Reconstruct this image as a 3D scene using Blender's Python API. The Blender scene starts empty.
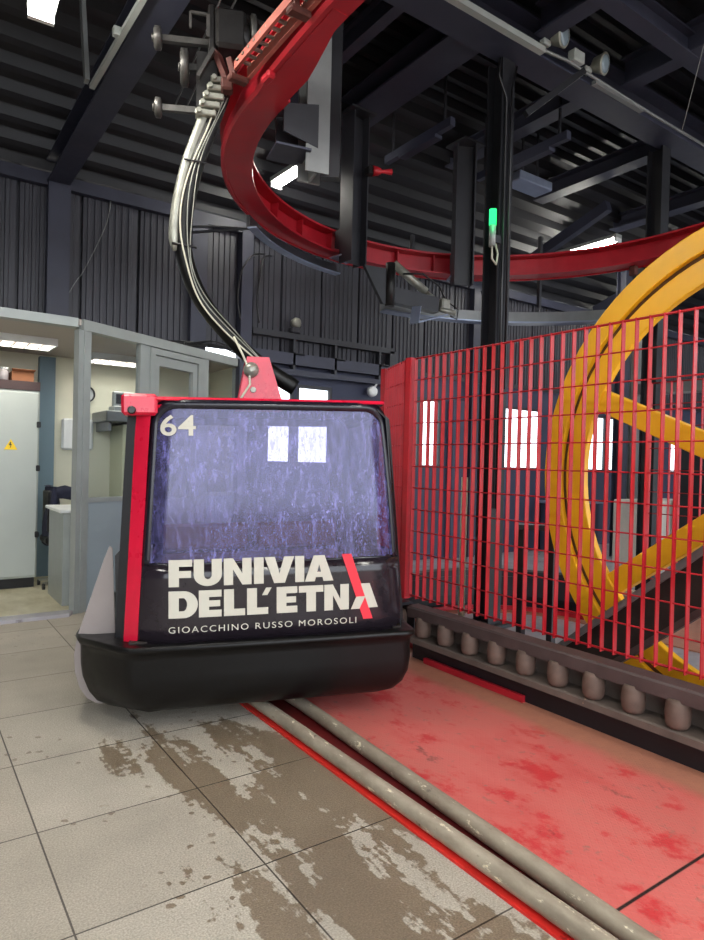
import bpy, math, random
from mathutils import Matrix, Vector
random.seed(7)
SC = bpy.context.scene
COL = SC.collection
PI = math.pi

# ------------------------------------------------------------------ helpers
def lin(r, g, b):
    f = lambda c: (c / 255 / 12.92) if c / 255 <= .04045 else ((c / 255 + .055) / 1.055) ** 2.4
    return (f(r), f(g), f(b), 1.0)

def V3(p): return Vector(p)

class MB:
    """collects shapes into one mesh"""
    def __init__(s): s.v = []; s.f = []; s.sm = []
    def add(s, vs, fs, smooth=False):
        k = len(s.v); s.v += [tuple(v) for v in vs]
        for f in fs: s.f.append(tuple(i + k for i in f)); s.sm.append(smooth)
        return s
    def box(s, x0, x1, y0, y1, z0, z1):
        vs = [(x, y, z) for z in (z0, z1) for y in (y0, y1) for x in (x0, x1)]
        return s.add(vs, [(0, 2, 3, 1), (4, 5, 7, 6), (0, 1, 5, 4), (2, 6, 7, 3), (0, 4, 6, 2), (1, 3, 7, 5)])
    def cbox(s, x0, x1, y0, y1, z0, z1, c=.01):
        """box with chamfered edges"""
        c = min(c, (x1 - x0) * .45, (y1 - y0) * .45, (z1 - z0) * .45)
        pts = []
        lo, hi = (x0, y0, z0), (x1, y1, z1)
        idx = {}
        for sx in (0, 1):
            for sy in (0, 1):
                for sz in (0, 1):
                    corner = [(lo, hi)[k][i] for i, k in enumerate((sx, sy, sz))]
                    sg = [1 if k == 0 else -1 for k in (sx, sy, sz)]
                    for ax in range(3):
                        p = [corner[i] + (0 if i == ax else sg[i] * c) for i in range(3)]
                        idx[(sx, sy, sz, ax)] = len(pts); pts.append(tuple(p))
        fs = []
        for ax in range(3):
            o = [i for i in range(3) if i != ax]
            for sd in (0, 1):
                q = []
                for a, b in ((0, 0), (1, 0), (1, 1), (0, 1)):
                    k = [0, 0, 0]; k[ax] = sd; k[o[0]] = a; k[o[1]] = b
                    q.append(idx[(*k, ax)])
                fs.append(tuple(q))
            for a in (0, 1):
                for b in (0, 1):
                    k0 = [0, 0, 0]; k0[o[0]] = a; k0[o[1]] = b
                    k1 = list(k0); k1[ax] = 1
                    fs.append((idx[(*k0, o[0])], idx[(*k1, o[0])], idx[(*k1, o[1])], idx[(*k0, o[1])]))
        for sx in (0, 1):
            for sy in (0, 1):
                for sz in (0, 1): fs.append(tuple(idx[(sx, sy, sz, a)] for a in range(3)))
        return s.add(pts, fs)
    def bar(s, p0, p1, w, h, up=(0, 0, 1)):
        """square bar of width w (sideways) and height h (along up) from p0 to p1"""
        p0, p1 = V3(p0), V3(p1); d = (p1 - p0).normalized(); u = V3(up)
        if abs(d.dot(u)) > .98: u = V3((1, 0, 0))
        sd = d.cross(u).normalized(); u = sd.cross(d).normalized()
        vs = [p + sd * (w / 2 * a) + u * (h / 2 * b) for p in (p0, p1) for a, b in ((-1, -1), (1, -1), (1, 1), (-1, 1))]
        return s.add(vs, [(3, 2, 1, 0), (4, 5, 6, 7)] + [(i, (i + 1) % 4, (i + 1) % 4 + 4, i + 4) for i in range(4)])
    def ibeam(s, p0, p1, w, h, t=.016, up=(0, 0, 1)):
        p0, p1 = V3(p0), V3(p1); d = (p1 - p0).normalized(); u = V3(up)
        if abs(d.dot(u)) > .98: u = V3((1, 0, 0))
        sd = d.cross(u).normalized(); u = sd.cross(d).normalized()
        s.bar(p0 + u * (h / 2 - t / 2), p1 + u * (h / 2 - t / 2), w, t, u)
        s.bar(p0 - u * (h / 2 - t / 2), p1 - u * (h / 2 - t / 2), w, t, u)
        return s.bar(p0, p1, t * .8, h - 2 * t, u)
    def tube(s, pts, r, n=10, caps=True, smooth=True):
        pts = [V3(p) for p in pts]; m = len(pts); rs = r if isinstance(r, (list, tuple)) else [r] * m
        vs = []; nrm = None
        for i, p in enumerate(pts):
            d = (pts[min(i + 1, m - 1)] - pts[max(i - 1, 0)]).normalized()
            if nrm is None:
                a = V3((0, 0, 1)) if abs(d.z) < .9 else V3((1, 0, 0))
                nrm = d.cross(a).normalized()
            else: nrm = (nrm - d * nrm.dot(d)).normalized()
            b = d.cross(nrm)
            for k in range(n):
                t = 2 * PI * k / n
                vs.append(p + nrm * (math.cos(t) * rs[i]) + b * (math.sin(t) * rs[i]))
        fs = [(i * n + k, i * n + (k + 1) % n, (i + 1) * n + (k + 1) % n, (i + 1) * n + k) for i in range(m - 1) for k in range(n)]
        s.add(vs, fs, smooth)
        if caps:
            k0 = len(s.v) - len(vs)
            s.f.append(tuple(k0 + k for k in range(n))[::-1]); s.sm.append(False)
            s.f.append(tuple(k0 + (m - 1) * n + k for k in range(n))); s.sm.append(False)
        return s
    def lathe(s, c, axis, prof, n=20, smooth=True):
        """prof: list of (distance along axis, radius)"""
        c = V3(c); ax = V3(axis).normalized(); a = V3((0, 0, 1)) if abs(ax.z) < .9 else V3((1, 0, 0))
        e1 = ax.cross(a).normalized(); e2 = ax.cross(e1); vs = []
        for h, r in prof:
            for k in range(n):
                t = 2 * PI * k / n; vs.append(c + ax * h + e1 * (math.cos(t) * r) + e2 * (math.sin(t) * r))
        m = len(prof)
        s.add(vs, [(i * n + k, i * n + (k + 1) % n, (i + 1) * n + (k + 1) % n, (i + 1) * n + k) for i in range(m - 1) for k in range(n)], smooth)
        k0 = len(s.v) - len(vs)
        s.f.append(tuple(k0 + k for k in range(n))[::-1]); s.sm.append(False)
        s.f.append(tuple(k0 + (m - 1) * n + k for k in range(n))); s.sm.append(False)
        return s
    def ring(s, c, axis, r0, r1, h0, h1, n=96):
        """annulus between radii r0<r1, from h0 to h1 along axis"""
        c = V3(c); ax = V3(axis).normalized(); a = V3((0, 0, 1)) if abs(ax.z) < .9 else V3((1, 0, 0))
        e1 = ax.cross(a).normalized(); e2 = ax.cross(e1); vs = []
        for k in range(n):
            t = 2 * PI * k / n; d = e1 * math.cos(t) + e2 * math.sin(t)
            vs += [c + ax * h0 + d * r0, c + ax * h0 + d * r1, c + ax * h1 + d * r1, c + ax * h1 + d * r0]
        fs = []
        for k in range(n):
            j = (k + 1) % n
            for q in range(4): fs.append((k * 4 + q, k * 4 + (q + 1) % 4, j * 4 + (q + 1) % 4, j * 4 + q))
        return s.add(vs, fs)
    def sweep(s, path, prof, closed_prof=True):
        """path: (x,y,z) in plan with z up; prof: (offset to the left of travel, dz)"""
        m, n = len(path), len(prof); vs = []
        for i in range(m):
            a, b = V3(path[max(i - 1, 0)]), V3(path[min(i + 1, m - 1)])
            d = b - a; d.z = 0; d.normalize(); lf = V3((-d.y, d.x, 0))
            for o, z in prof: vs.append(V3(path[i]) + lf * o + V3((0, 0, z)))
        fs = [(i * n + k, i * n + (k + 1) % n, (i + 1) * n + (k + 1) % n, (i + 1) * n + k) for i in range(m - 1) for k in range(n)]
        fs += [tuple(range(n))[::-1], tuple((m - 1) * n + k for k in range(n))]
        return s.add(vs, fs)
    def prism(s, poly, fn0, fn1):
        """poly (u,v) mapped by fn0 and fn1 to two faces"""
        n = len(poly); vs = [fn0(*p) for p in poly] + [fn1(*p) for p in poly]
        return s.add(vs, [tuple(range(n))[::-1], tuple(range(n, 2 * n))] + [(i, (i + 1) % n, (i + 1) % n + n, i + n) for i in range(n)])
    def slab(s, poly, z0, z1): return s.prism(poly, lambda x, y: (x, y, z0), lambda x, y: (x, y, z1))
    def grid(s, rows, smooth=True):
        n = len(rows[0]); vs = [p for r in rows for p in r]
        return s.add(vs, [(i * n + k, i * n + k + 1, (i + 1) * n + k + 1, (i + 1) * n + k) for i in range(len(rows) - 1) for k in range(n - 1)], smooth)

def obj(name, mb, mat, parent=None, solid=0, bevel=0):
    """one mesh object; vertices are in world axes for a top-level thing, in the parent's own axes for a part"""
    vs = mb.v; loc = Vector((0, 0, 0))
    if parent is None:
        xs = [v[0] for v in vs]; ys = [v[1] for v in vs]; zs = [v[2] for v in vs]
        loc = Vector(((min(xs) + max(xs)) / 2, (min(ys) + max(ys)) / 2, min(zs)))
        vs = [(v[0] - loc.x, v[1] - loc.y, v[2] - loc.z) for v in vs]
    elif parent.get('_w'):                       # parent placed in the world without turning: give world coordinates
        l = parent.location; vs = [(v[0] - l.x, v[1] - l.y, v[2] - l.z) for v in vs]
    me = bpy.data.meshes.new(name); me.from_pydata([tuple(v) for v in vs], [], mb.f); me.update()
    me.polygons.foreach_set('use_smooth', mb.sm)
    import bmesh
    bm = bmesh.new(); bm.from_mesh(me); bmesh.ops.recalc_face_normals(bm, faces=bm.faces[:]); bm.to_mesh(me); bm.free()
    me.materials.append(mat)
    o = bpy.data.objects.new(name, me); COL.objects.link(o); o.location = loc
    if parent is not None:
        o.parent = parent
    if solid:
        m = o.modifiers.new('thick', 'SOLIDIFY'); m.thickness = solid; m.offset = 0
    if bevel:
        m = o.modifiers.new('bev', 'BEVEL'); m.width = bevel; m.segments = 2; m.limit_method = 'ANGLE'; m.angle_limit = .6
    return o

def tag(o, label, cat, group=None, kind=None):
    o['label'] = label; o['category'] = cat
    if group: o['group'] = group
    if kind: o['kind'] = kind
    return o

def thing(name, label, cat, loc=(0, 0, 0), group=None, world=True):
    o = bpy.data.objects.new(name, None); COL.objects.link(o); o.location = loc
    o.empty_display_size = .1
    if world: o['_w'] = 1
    return tag(o, label, cat, group)

def sub(name, mb, mat, part, root):
    """sub-part of a part (part sits at the root's origin); coordinates as for the root"""
    if root.get('_w'):
        l = root.location; mb.v = [(v[0] - l.x, v[1] - l.y, v[2] - l.z) for v in mb.v]
    return obj(name, mb, mat, part)

def struct(name, mb, mat, parent=None, **k):
    o = obj(name, mb, mat, parent, **k)
    if parent is None: o['kind'] = 'structure'
    return o

# ------------------------------------------------------------------ materials
def newmat(name):
    m = bpy.data.materials.new(name); m.use_nodes = True
    nt = m.node_tree; nt.nodes.clear()
    out = nt.nodes.new('ShaderNodeOutputMaterial')
    return m, nt, out
def N(nt, t, **k):
    n = nt.nodes.new(t)
    for a, b in k.items():
        if a in n.inputs: n.inputs[a].default_value = b
        else: setattr(n, a, b)
    return n
def L(nt, a, b): nt.links.new(a, b)
def ramp(nt, fac, stops, interp='LINEAR'):
    r = nt.nodes.new('ShaderNodeValToRGB'); r.color_ramp.interpolation = interp
    e = r.color_ramp.elements
    while len(e) < len(stops): e.new(.5)
    for i, (p, c) in enumerate(stops):
        e[i].position = p; e[i].color = c if len(c) == 4 else (*c, 1)
    L(nt, fac, r.inputs[0]); return r.outputs[0]
def mixc(nt, fac, a, b, mode='MIX'):
    n = nt.nodes.new('ShaderNodeMix'); n.data_type = 'RGBA'; n.blend_type = mode
    for s, v in ((0, fac), (6, a), (7, b)):
        if hasattr(v, 'links') or hasattr(v, 'is_linked'): L(nt, v, n.inputs[s])
        else: n.inputs[s].default_value = v
    return n.outputs[2]
def noise(nt, scale, detail=4, rough=.6, vec=None, scl=None, rot=None):
    n = N(nt, 'ShaderNodeTexNoise'); n.inputs['Scale'].default_value = scale; n.inputs['Detail'].default_value = detail
    n.inputs['Roughness'].default_value = rough
    if vec is None:
        tc = N(nt, 'ShaderNodeNewGeometry'); vec = tc.outputs['Position']
    if scl or rot:
        mp = N(nt, 'ShaderNodeMapping')
        if scl: mp.inputs['Scale'].default_value = scl
        if rot: mp.inputs['Rotation'].default_value = rot
        L(nt, vec, mp.inputs['Vector']); vec = mp.outputs['Vector']
    L(nt, vec, n.inputs['Vector']); return n.outputs['Fac']
def paint(name, col, rough=.5, metal=0, var=.25, scale=6, bump=.0, dirt=None, coat=0):
    """painted / plain surface with mottled colour, uneven gloss and optional dirt"""
    m, nt, out = newmat(name)
    p = N(nt, 'ShaderNodeBsdfPrincipled'); p.inputs['Metallic'].default_value = metal
    tc = N(nt, 'ShaderNodeTexCoord'); vec = tc.outputs['Object']
    f = noise(nt, scale, 5, .65, vec)
    d = tuple(c * (1 - var) for c in col[:3]); l = tuple(min(1, c * (1 + var)) for c in col[:3])
    c = ramp(nt, f, [(.3, d), (.7, l)])
    if dirt:
        f2 = noise(nt, scale * 2.3, 6, .7, vec)
        k = ramp(nt, f2, [(dirt[1], (0, 0, 0)), (dirt[1] + .12, (1, 1, 1))])
        c = mixc(nt, k, c, dirt[0])
    L(nt, c, p.inputs['Base Color'])
    f3 = noise(nt, scale * 4, 4, .6, vec)
    r = N(nt, 'ShaderNodeMapRange'); r.inputs['To Min'].default_value = max(.03, rough - .12); r.inputs['To Max'].default_value = min(1, rough + .12)
    L(nt, f3, r.inputs[0]); L(nt, r.outputs[0], p.inputs['Roughness'])
    if name == 'black_plastic': p.inputs['Specular IOR Level'].default_value = .3
    if coat: p.inputs['Coat Weight'].default_value = coat; p.inputs['Coat Roughness'].default_value = .08
    if bump:
        b = N(nt, 'ShaderNodeBump'); b.inputs['Strength'].default_value = bump; b.inputs['Distance'].default_value = .01
        L(nt, f3, b.inputs['Height']); L(nt, b.outputs[0], p.inputs['Normal'])
    L(nt, p.outputs[0], out.inputs[0]); return m
def emit(name, col, s):
    m, nt, out = newmat(name); e = N(nt, 'ShaderNodeEmission'); e.inputs[0].default_value = col; e.inputs[1].default_value = s
    L(nt, e.outputs[0], out.inputs[0]); return m
def schlick(nt, f0):
    """reflectance that is the same from both sides of a thin pane"""
    lw = N(nt, 'ShaderNodeLayerWeight'); lw.inputs[0].default_value = .5
    p = N(nt, 'ShaderNodeMath', operation='POWER'); L(nt, lw.outputs['Facing'], p.inputs[0]); p.inputs[1].default_value = 5
    q = N(nt, 'ShaderNodeMath', operation='MULTIPLY_ADD'); L(nt, p.outputs[0], q.inputs[0]); q.inputs[1].default_value = 1 - f0; q.inputs[2].default_value = f0
    return q.outputs[0]
def glass(name, tint, gl=.08, rough=.02):
    m, nt, out = newmat(name)
    t = N(nt, 'ShaderNodeBsdfTransparent'); t.inputs[0].default_value = tint
    g = N(nt, 'ShaderNodeBsdfGlossy'); g.inputs['Roughness'].default_value = rough
    mx = N(nt, 'ShaderNodeMixShader'); L(nt, schlick(nt, .04), mx.inputs[0]); L(nt, t.outputs[0], mx.inputs[1]); L(nt, g.outputs[0], mx.inputs[2])
    L(nt, mx.outputs[0], out.inputs[0]); return m

M = {}
M['steel'] = paint('dark_steel', lin(46, 48, 64), .5, .0, .2, 3, .05)
M['steel_black'] = paint('black_steel', lin(38, 38, 44), .45, .0, .25, 4, .05)
M['post_grey'] = paint('grey_post', lin(120, 122, 122), .4, .3, .15, 3)
M['liner'] = paint('brown_groove_liner', lin(96, 66, 36), .7, 0, .3, 10)
M['red_track'] = paint('red_track_paint', lin(172, 28, 42), .38, 0, .18, 3, .03, (lin(95, 20, 25), .66))
M['red_edge'] = paint('worn_red_edge', lin(172, 96, 84), .5, 0, .25, 9)
M['red_fence'] = paint('red_fence_paint', lin(184, 28, 40), .4, 0, .15, 5)
M['red_cabin'] = paint('red_cabin_paint', lin(208, 22, 55), .3, 0, .1, 4, coat=.4)
M['yellow'] = paint('yellow_wheel_paint', lin(238, 176, 28), .42, 0, .1, 2, .02, (lin(200, 130, 20), .7))
M['rubber'] = paint('dark_rubber', lin(40, 32, 28), .75, 0, .3, 14, .1)
M['barrel'] = paint('dusty_rubber_roller', lin(98, 80, 70), .7, 0, .2, 18, .1)
M['channel'] = paint('dusty_brown_steel', lin(80, 68, 66), .55, .1, .25, 7, .08, (lin(160, 135, 110), .68))
M['ledge'] = paint('dusty_tan_ledge', lin(98, 86, 78), .7, 0, .25, 7, .08, (lin(190, 152, 122), .66))
M['column_black'] = paint('black_column', lin(24, 24, 29), .45, 0, .2, 4)
M['base_black'] = paint('black_plastic', lin(12, 11, 11), .4, 0, .2, 5, .02)
M['black'] = paint('black_trim', lin(20, 19, 22), .35, 0, .2, 8)
M['fin'] = paint('brushed_grey_plate', lin(140, 130, 126), .45, .1, .08, 3)
M['grip_metal'] = paint('oily_grip_metal', lin(78, 76, 74), .4, .5, .3, 14)
M['grey_metal'] = paint('worn_grey_metal', lin(150, 150, 140), .4, .5, .2, 12)
M['dark_metal'] = paint('greasy_dark_metal', lin(32, 30, 30), .45, .3, .35, 12, .1)
M['rust'] = paint('rusty_bracket', lin(84, 44, 38), .7, .1, .4, 16, .1)
M['cable_white'] = paint('pale_cable', lin(205, 200, 180), .5, 0, .1, 10)
M['letter'] = paint('pale_letter_film', lin(196, 191, 176), .5, 0, .04, 4)
M['letter_red'] = paint('red_letter_film', lin(228, 40, 58), .45, 0, .05, 4)
M['office_alu'] = paint('grey_aluminium_frame', lin(158, 163, 160), .4, .15, .08, 4)
M['office_panel'] = paint('blue_grey_panel', lin(150, 162, 168), .5, 0, .05, 2)
M['office_wall'] = paint('cream_wall', lin(222, 220, 200), .8, 0, .05, 2)
M['office_ceil'] = paint('office_ceiling', lin(190, 180, 172), .8, 0, .05, 2)
M['cabinet'] = paint('light_grey_enamel', lin(182, 188, 182), .45, 0, .04, 2)
M['cabinet_top'] = paint('brown_plinth', lin(62, 44, 44), .6, 0, .2, 6)
M['card'] = paint('cardboard', lin(150, 98, 66), .8, 0, .15, 8)
M['jar'] = paint('pale_jar', lin(188, 182, 184), .4, 0, .1, 8)
M['white'] = paint('white_plastic', lin(224, 226, 226), .45, 0, .05, 6)
M['warn'] = paint('warning_yellow', lin(244, 205, 30), .5, 0, .05, 6)
M['navy'] = paint('navy_fabric', lin(34, 36, 56), .9, 0, .3, 18, .3)
M['blue_grey'] = paint('blue_grey_paint', lin(112, 134, 146), .6, 0, .06, 2)
M['cream'] = paint('cream_enamel', lin(206, 208, 180), .5, 0, .05, 3)
M['blue_wall'] = paint('blue_dado_paint', lin(52, 56, 78), .6, 0, .15, 3)
M['beige'] = paint('beige_machine', lin(196, 190, 178), .5, 0, .1, 4)
M['seat_red'] = paint('dark_red_vinyl', lin(96, 26, 40), .5, 0, .2, 8)
M['blue_metal'] = paint('blue_grey_bare_steel', lin(140, 150, 172), .35, .5, .12, 6)
M['tube_light'] = emit('fluorescent_tube', (1, .97, .88, 1), 75)
M['office_light'] = emit('office_diffuser', (1, .96, .86, 1), 9)
M['green_light'] = emit('green_signal', (.03, 1, .22, 1), 1.1)
M['pane'] = glass('clear_window_glass', (.93, .95, .96, 1))
M['flood_lens'] = paint('floodlight_lens', lin(120, 135, 145), .15, 0, .1, 10)
M['white_dirt'] = paint('pale_concrete_dust', lin(170, 160, 145), .9, 0, .2, 10)

def m_tiles():
    m, nt, out = newmat('outdoor_tiles')
    p = N(nt, 'ShaderNodeBsdfPrincipled'); geo = N(nt, 'ShaderNodeNewGeometry'); pos = geo.outputs['Position']
    # joints every 0.6 m: at x = .43 + k*.6, y = 1.92 + k*.6
    mp = N(nt, 'ShaderNodeMapping'); mp.inputs['Location'].default_value = (-.43 + 6, -1.92 + 6, 0); L(nt, pos, mp.inputs[0])
    br = N(nt, 'ShaderNodeTexBrick'); br.offset = 0; br.squash = 1
    br.inputs['Scale'].default_value = 1; br.inputs['Brick Width'].default_value = .6; br.inputs['Row Height'].default_value = .6
    br.inputs['Mortar Size'].default_value = .0035; br.inputs['Mortar Smooth'].default_value = .3
    br.inputs['Color1'].default_value = (.42, .375, .31, 1); br.inputs['Color2'].default_value = (.475, .43, .36, 1); br.inputs['Mortar'].default_value = (.10, .085, .07, 1)
    L(nt, mp.outputs[0], br.inputs[0])
    # speckle
    sp = noise(nt, 160, 2, .6, pos); c = mixc(nt, 1, br.outputs['Color'], ramp(nt, sp, [(.3, (.72, .72, .72)), (.7, (1.22, 1.2, 1.16))]), 'MULTIPLY')
    md = noise(nt, 2.1, 5, .6, pos); c = mixc(nt, 1, c, ramp(nt, md, [(.3, (.86, .86, .86)), (.7, (1.1, 1.1, 1.1))]), 'MULTIPLY')
    # wet trails running along the track, dripped by passing cabins
    w1 = noise(nt, 3.0, 6, .64, pos, (1.5, .36, 1)); w2 = noise(nt, 26, 3, .5, pos)
    ad = N(nt, 'ShaderNodeMath', operation='MULTIPLY_ADD'); L(nt, w2, ad.inputs[0]); ad.inputs[1].default_value = .2; L(nt, w1, ad.inputs[2])
    sx = N(nt, 'ShaderNodeSeparateXYZ'); L(nt, pos, sx.inputs[0])
    band = N(nt, 'ShaderNodeMapRange'); band.interpolation_type = 'SMOOTHSTEP'
    band.inputs['From Min'].default_value = .55; band.inputs['From Max'].default_value = 1.0; band.inputs['To Min'].default_value = -.22; band.inputs['To Max'].default_value = .045
    L(nt, sx.outputs[0], band.inputs[0])
    a2 = N(nt, 'ShaderNodeMath', operation='ADD'); L(nt, ad.outputs[0], a2.inputs[0]); L(nt, band.outputs[0], a2.inputs[1])
    far = N(nt, 'ShaderNodeMapRange'); far.inputs['From Min'].default_value = 3.0; far.inputs['From Max'].default_value = 3.7; far.inputs['To Max'].default_value = -.2
    L(nt, sx.outputs[1], far.inputs[0]); a3 = N(nt, 'ShaderNodeMath', operation='ADD'); L(nt, a2.outputs[0], a3.inputs[0]); L(nt, far.outputs[0], a3.inputs[1])
    wet = ramp(nt, a3.outputs[0], [(.605, (0, 0, 0)), (.63, (1, 1, 1))])
    # single drops
    vo = N(nt, 'ShaderNodeTexVoronoi'); vo.inputs['Scale'].default_value = 15; vo.inputs['Randomness'].default_value = 1; wv = N(nt, 'ShaderNodeVectorMath', operation='ADD'); cn = N(nt, 'ShaderNodeTexNoise'); cn.inputs['Scale'].default_value = 40; L(nt, pos, cn.inputs['Vector']); cm = N(nt, 'ShaderNodeVectorMath', operation='SCALE'); cm.inputs['Scale'].default_value = .03; L(nt, cn.outputs['Color'], cm.inputs[0]); L(nt, pos, wv.inputs[0]); L(nt, cm.outputs[0], wv.inputs[1]); L(nt, wv.outputs[0], vo.inputs['Vector'])
    dr = ramp(nt, vo.outputs['Distance'], [(.16, (1, 1, 1)), (.2, (0, 0, 0))])
    dm = ramp(nt, noise(nt, 1.7, 2, .5, pos), [(.54, (0, 0, 0)), (.58, (1, 1, 1))])
    dr = mixc(nt, 1, dr, dm, 'MULTIPLY')
    wet = mixc(nt, 1, wet, dr, 'LIGHTEN')
    c2 = mixc(nt, 1, c, (.50, .43, .36, 1), 'MULTIPLY'); c = mixc(nt, wet, c, c2)
    L(nt, c, p.inputs['Base Color'])
    rr = ramp(nt, wet, [(0, (.72, .72, .72)), (1, (.36, .36, .36))]); L(nt, rr, p.inputs['Roughness'])
    b = N(nt, 'ShaderNodeBump'); b.inputs['Strength'].default_value = .35; b.inputs['Distance'].default_value = .004
    h = mixc(nt, 1, sp, br.outputs['Fac'], 'SUBTRACT'); L(nt, h, b.inputs['Height']); L(nt, b.outputs[0], p.inputs['Normal'])
    L(nt, p.outputs[0], out.inputs[0]); return m
M['tiles'] = m_tiles()

def m_tread():
    m, nt, out = newmat('worn_red_tread_plate')
    p = N(nt, 'ShaderNodeBsdfPrincipled'); geo = N(nt, 'ShaderNodeNewGeometry'); pos = geo.outputs['Position']
    n1 = noise(nt, 2.2, 6, .65, pos, (1.3, .6, 1)); n2 = noise(nt, 14, 5, .7, pos); n3 = noise(nt, 5, 6, .7, pos, (1, .7, 1))
    c = ramp(nt, n1, [(.3, lin(202, 112, 102)), (.5, lin(212, 110, 102)), (.7, lin(206, 88, 84))])
    c = mixc(nt, ramp(nt, n3, [(.535, (0, 0, 0)), (.62, (.9, .9, .9))]), c, lin(204, 50, 54))       # fresh red patches
    c = mixc(nt, ramp(nt, n2, [(.60, (0, 0, 0)), (.70, (1, 1, 1))]), c, lin(168, 110, 98))       # worn-through specks
    # black scuffs
    n4 = noise(nt, 3.6, 6, .75, pos, (1.6, .8, 1)); c = mixc(nt, ramp(nt, n4, [(.62, (0, 0, 0)), (.72, (.85, .85, .85))]), c, lin(92, 52, 48))
    # dusty brown band beside the rollers
    sx = N(nt, 'ShaderNodeSeparateXYZ'); L(nt, pos, sx.inputs[0])
    wob = N(nt, 'ShaderNodeMath', operation='MULTIPLY_ADD'); L(nt, n3, wob.inputs[0]); wob.inputs[1].default_value = .12; L(nt, sx.outputs[0], wob.inputs[2])
    e = N(nt, 'ShaderNodeMapRange'); e.inputs['From Min'].default_value = 2.76; e.inputs['From Max'].default_value = 2.86; L(nt, wob.outputs[0], e.inputs[0])
    c = mixc(nt, e.outputs[0], c, mixc(nt, n2, lin(192, 128, 100), lin(160, 106, 88)))
    # plate joint at y = 1.0
    jy = N(nt, 'ShaderNodeMath', operation='SUBTRACT'); L(nt, sx.outputs[1], jy.inputs[0]); jy.inputs[1].default_value = 1.13
    ja = N(nt, 'ShaderNodeMath', operation='ABSOLUTE'); L(nt, jy.outputs[0], ja.inputs[0])
    jm = ramp(nt, ja.outputs[0], [(.004, (1, 1, 1)), (.008, (0, 0, 0))]); c = mixc(nt, jm, c, (.02, .012, .01, 1))
    L(nt, c, p.inputs['Base Color'])
    rg = ramp(nt, n1, [(.3, (.45, .45, .45)), (.7, (.62, .62, .62))]); L(nt, rg, p.inputs['Roughness'])
    # raised lozenges
    def loz(rot, off):
        mp = N(nt, 'ShaderNodeMapping'); mp.inputs['Rotation'].default_value = (0, 0, rot); mp.inputs['Location'].default_value = off; mp.inputs['Scale'].default_value = (40, 40, 1); L(nt, pos, mp.inputs[0])
        fr = N(nt, 'ShaderNodeVectorMath', operation='FRACTION'); L(nt, mp.outputs[0], fr.inputs[0])
        sb = N(nt, 'ShaderNodeVectorMath', operation='SUBTRACT'); L(nt, fr.outputs[0], sb.inputs[0]); sb.inputs[1].default_value = (.5, .5, 0)
        sc = N(nt, 'ShaderNodeVectorMath', operation='MULTIPLY'); L(nt, sb.outputs[0], sc.inputs[0]); sc.inputs[1].default_value = (1, 3.2, 0)
        ln = N(nt, 'ShaderNodeVectorMath', operation='LENGTH'); L(nt, sc.outputs[0], ln.inputs[0])
        return ramp(nt, ln.outputs['Value'], [(.25, (1, 1, 1)), (.5, (0, 0, 0))])
    h = mixc(nt, 1, loz(PI / 4, (0, 0, 0)), loz(-PI / 4, (.5, .5, 0)), 'LIGHTEN')
    b = N(nt, 'ShaderNodeBump'); b.inputs['Strength'].default_value = .28; b.inputs['Distance'].default_value = .004
    L(nt, h, b.inputs['Height']); L(nt, b.outputs[0], p.inputs['Normal'])
    L(nt, p.outputs[0], out.inputs[0]); return m
M['tread'] = m_tread()

def m_cladding(name, col, period=.3):
    m, nt, out = newmat(name)
    p = N(nt, 'ShaderNodeBsdfPrincipled'); geo = N(nt, 'ShaderNodeNewGeometry'); pos = geo.outputs['Position']
    f = noise(nt, 2, 4, .6, pos, (3, 1, .4)); c = ramp(nt, f, [(.3, tuple(x * .8 for x in col[:3])), (.7, tuple(x * 1.2 for x in col[:3]))])
    L(nt, c, p.inputs['Base Color']); p.inputs['Roughness'].default_value = .5
    L(nt, p.outputs[0], out.inputs[0]); return m
M['cladding'] = m_cladding('dark_cladding', lin(52, 52, 60))
M['deck'] = m_cladding('black_roof_deck', lin(20, 20, 26))

def m_concrete():
    m, nt, out = newmat('pale_floor_coating')
    p = N(nt, 'ShaderNodeBsdfPrincipled'); geo = N(nt, 'ShaderNodeNewGeometry'); pos = geo.outputs['Position']
    f = noise(nt, 1.6, 6, .65, pos); c = ramp(nt, f, [(.3, lin(165, 160, 165)), (.7, lin(200, 196, 200))])
    f2 = noise(nt, 7, 6, .7, pos); c = mixc(nt, ramp(nt, f2, [(.6, (0, 0, 0)), (.72, (1, 1, 1))]), c, lin(110, 100, 100))
    L(nt, c, p.inputs['Base Color']); p.inputs['Roughness'].default_value = .2
    L(nt, p.outputs[0], out.inputs[0]); return m
M['concrete'] = m_concrete()
def m_office_floor():
    m, nt, out = newmat('worn_beige_floor')
    p = N(nt, 'ShaderNodeBsdfPrincipled'); geo = N(nt, 'ShaderNodeNewGeometry'); pos = geo.outputs['Position']
    f = noise(nt, 3, 6, .7, pos, (1, .5, 1)); c = ramp(nt, f, [(.35, lin(170, 160, 128)), (.65, lin(208, 202, 178))])
    L(nt, c, p.inputs['Base Color']); p.inputs['Roughness'].default_value = .45
    L(nt, p.outputs[0], out.inputs[0]); return m
M['office_floor'] = m_office_floor()

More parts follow.
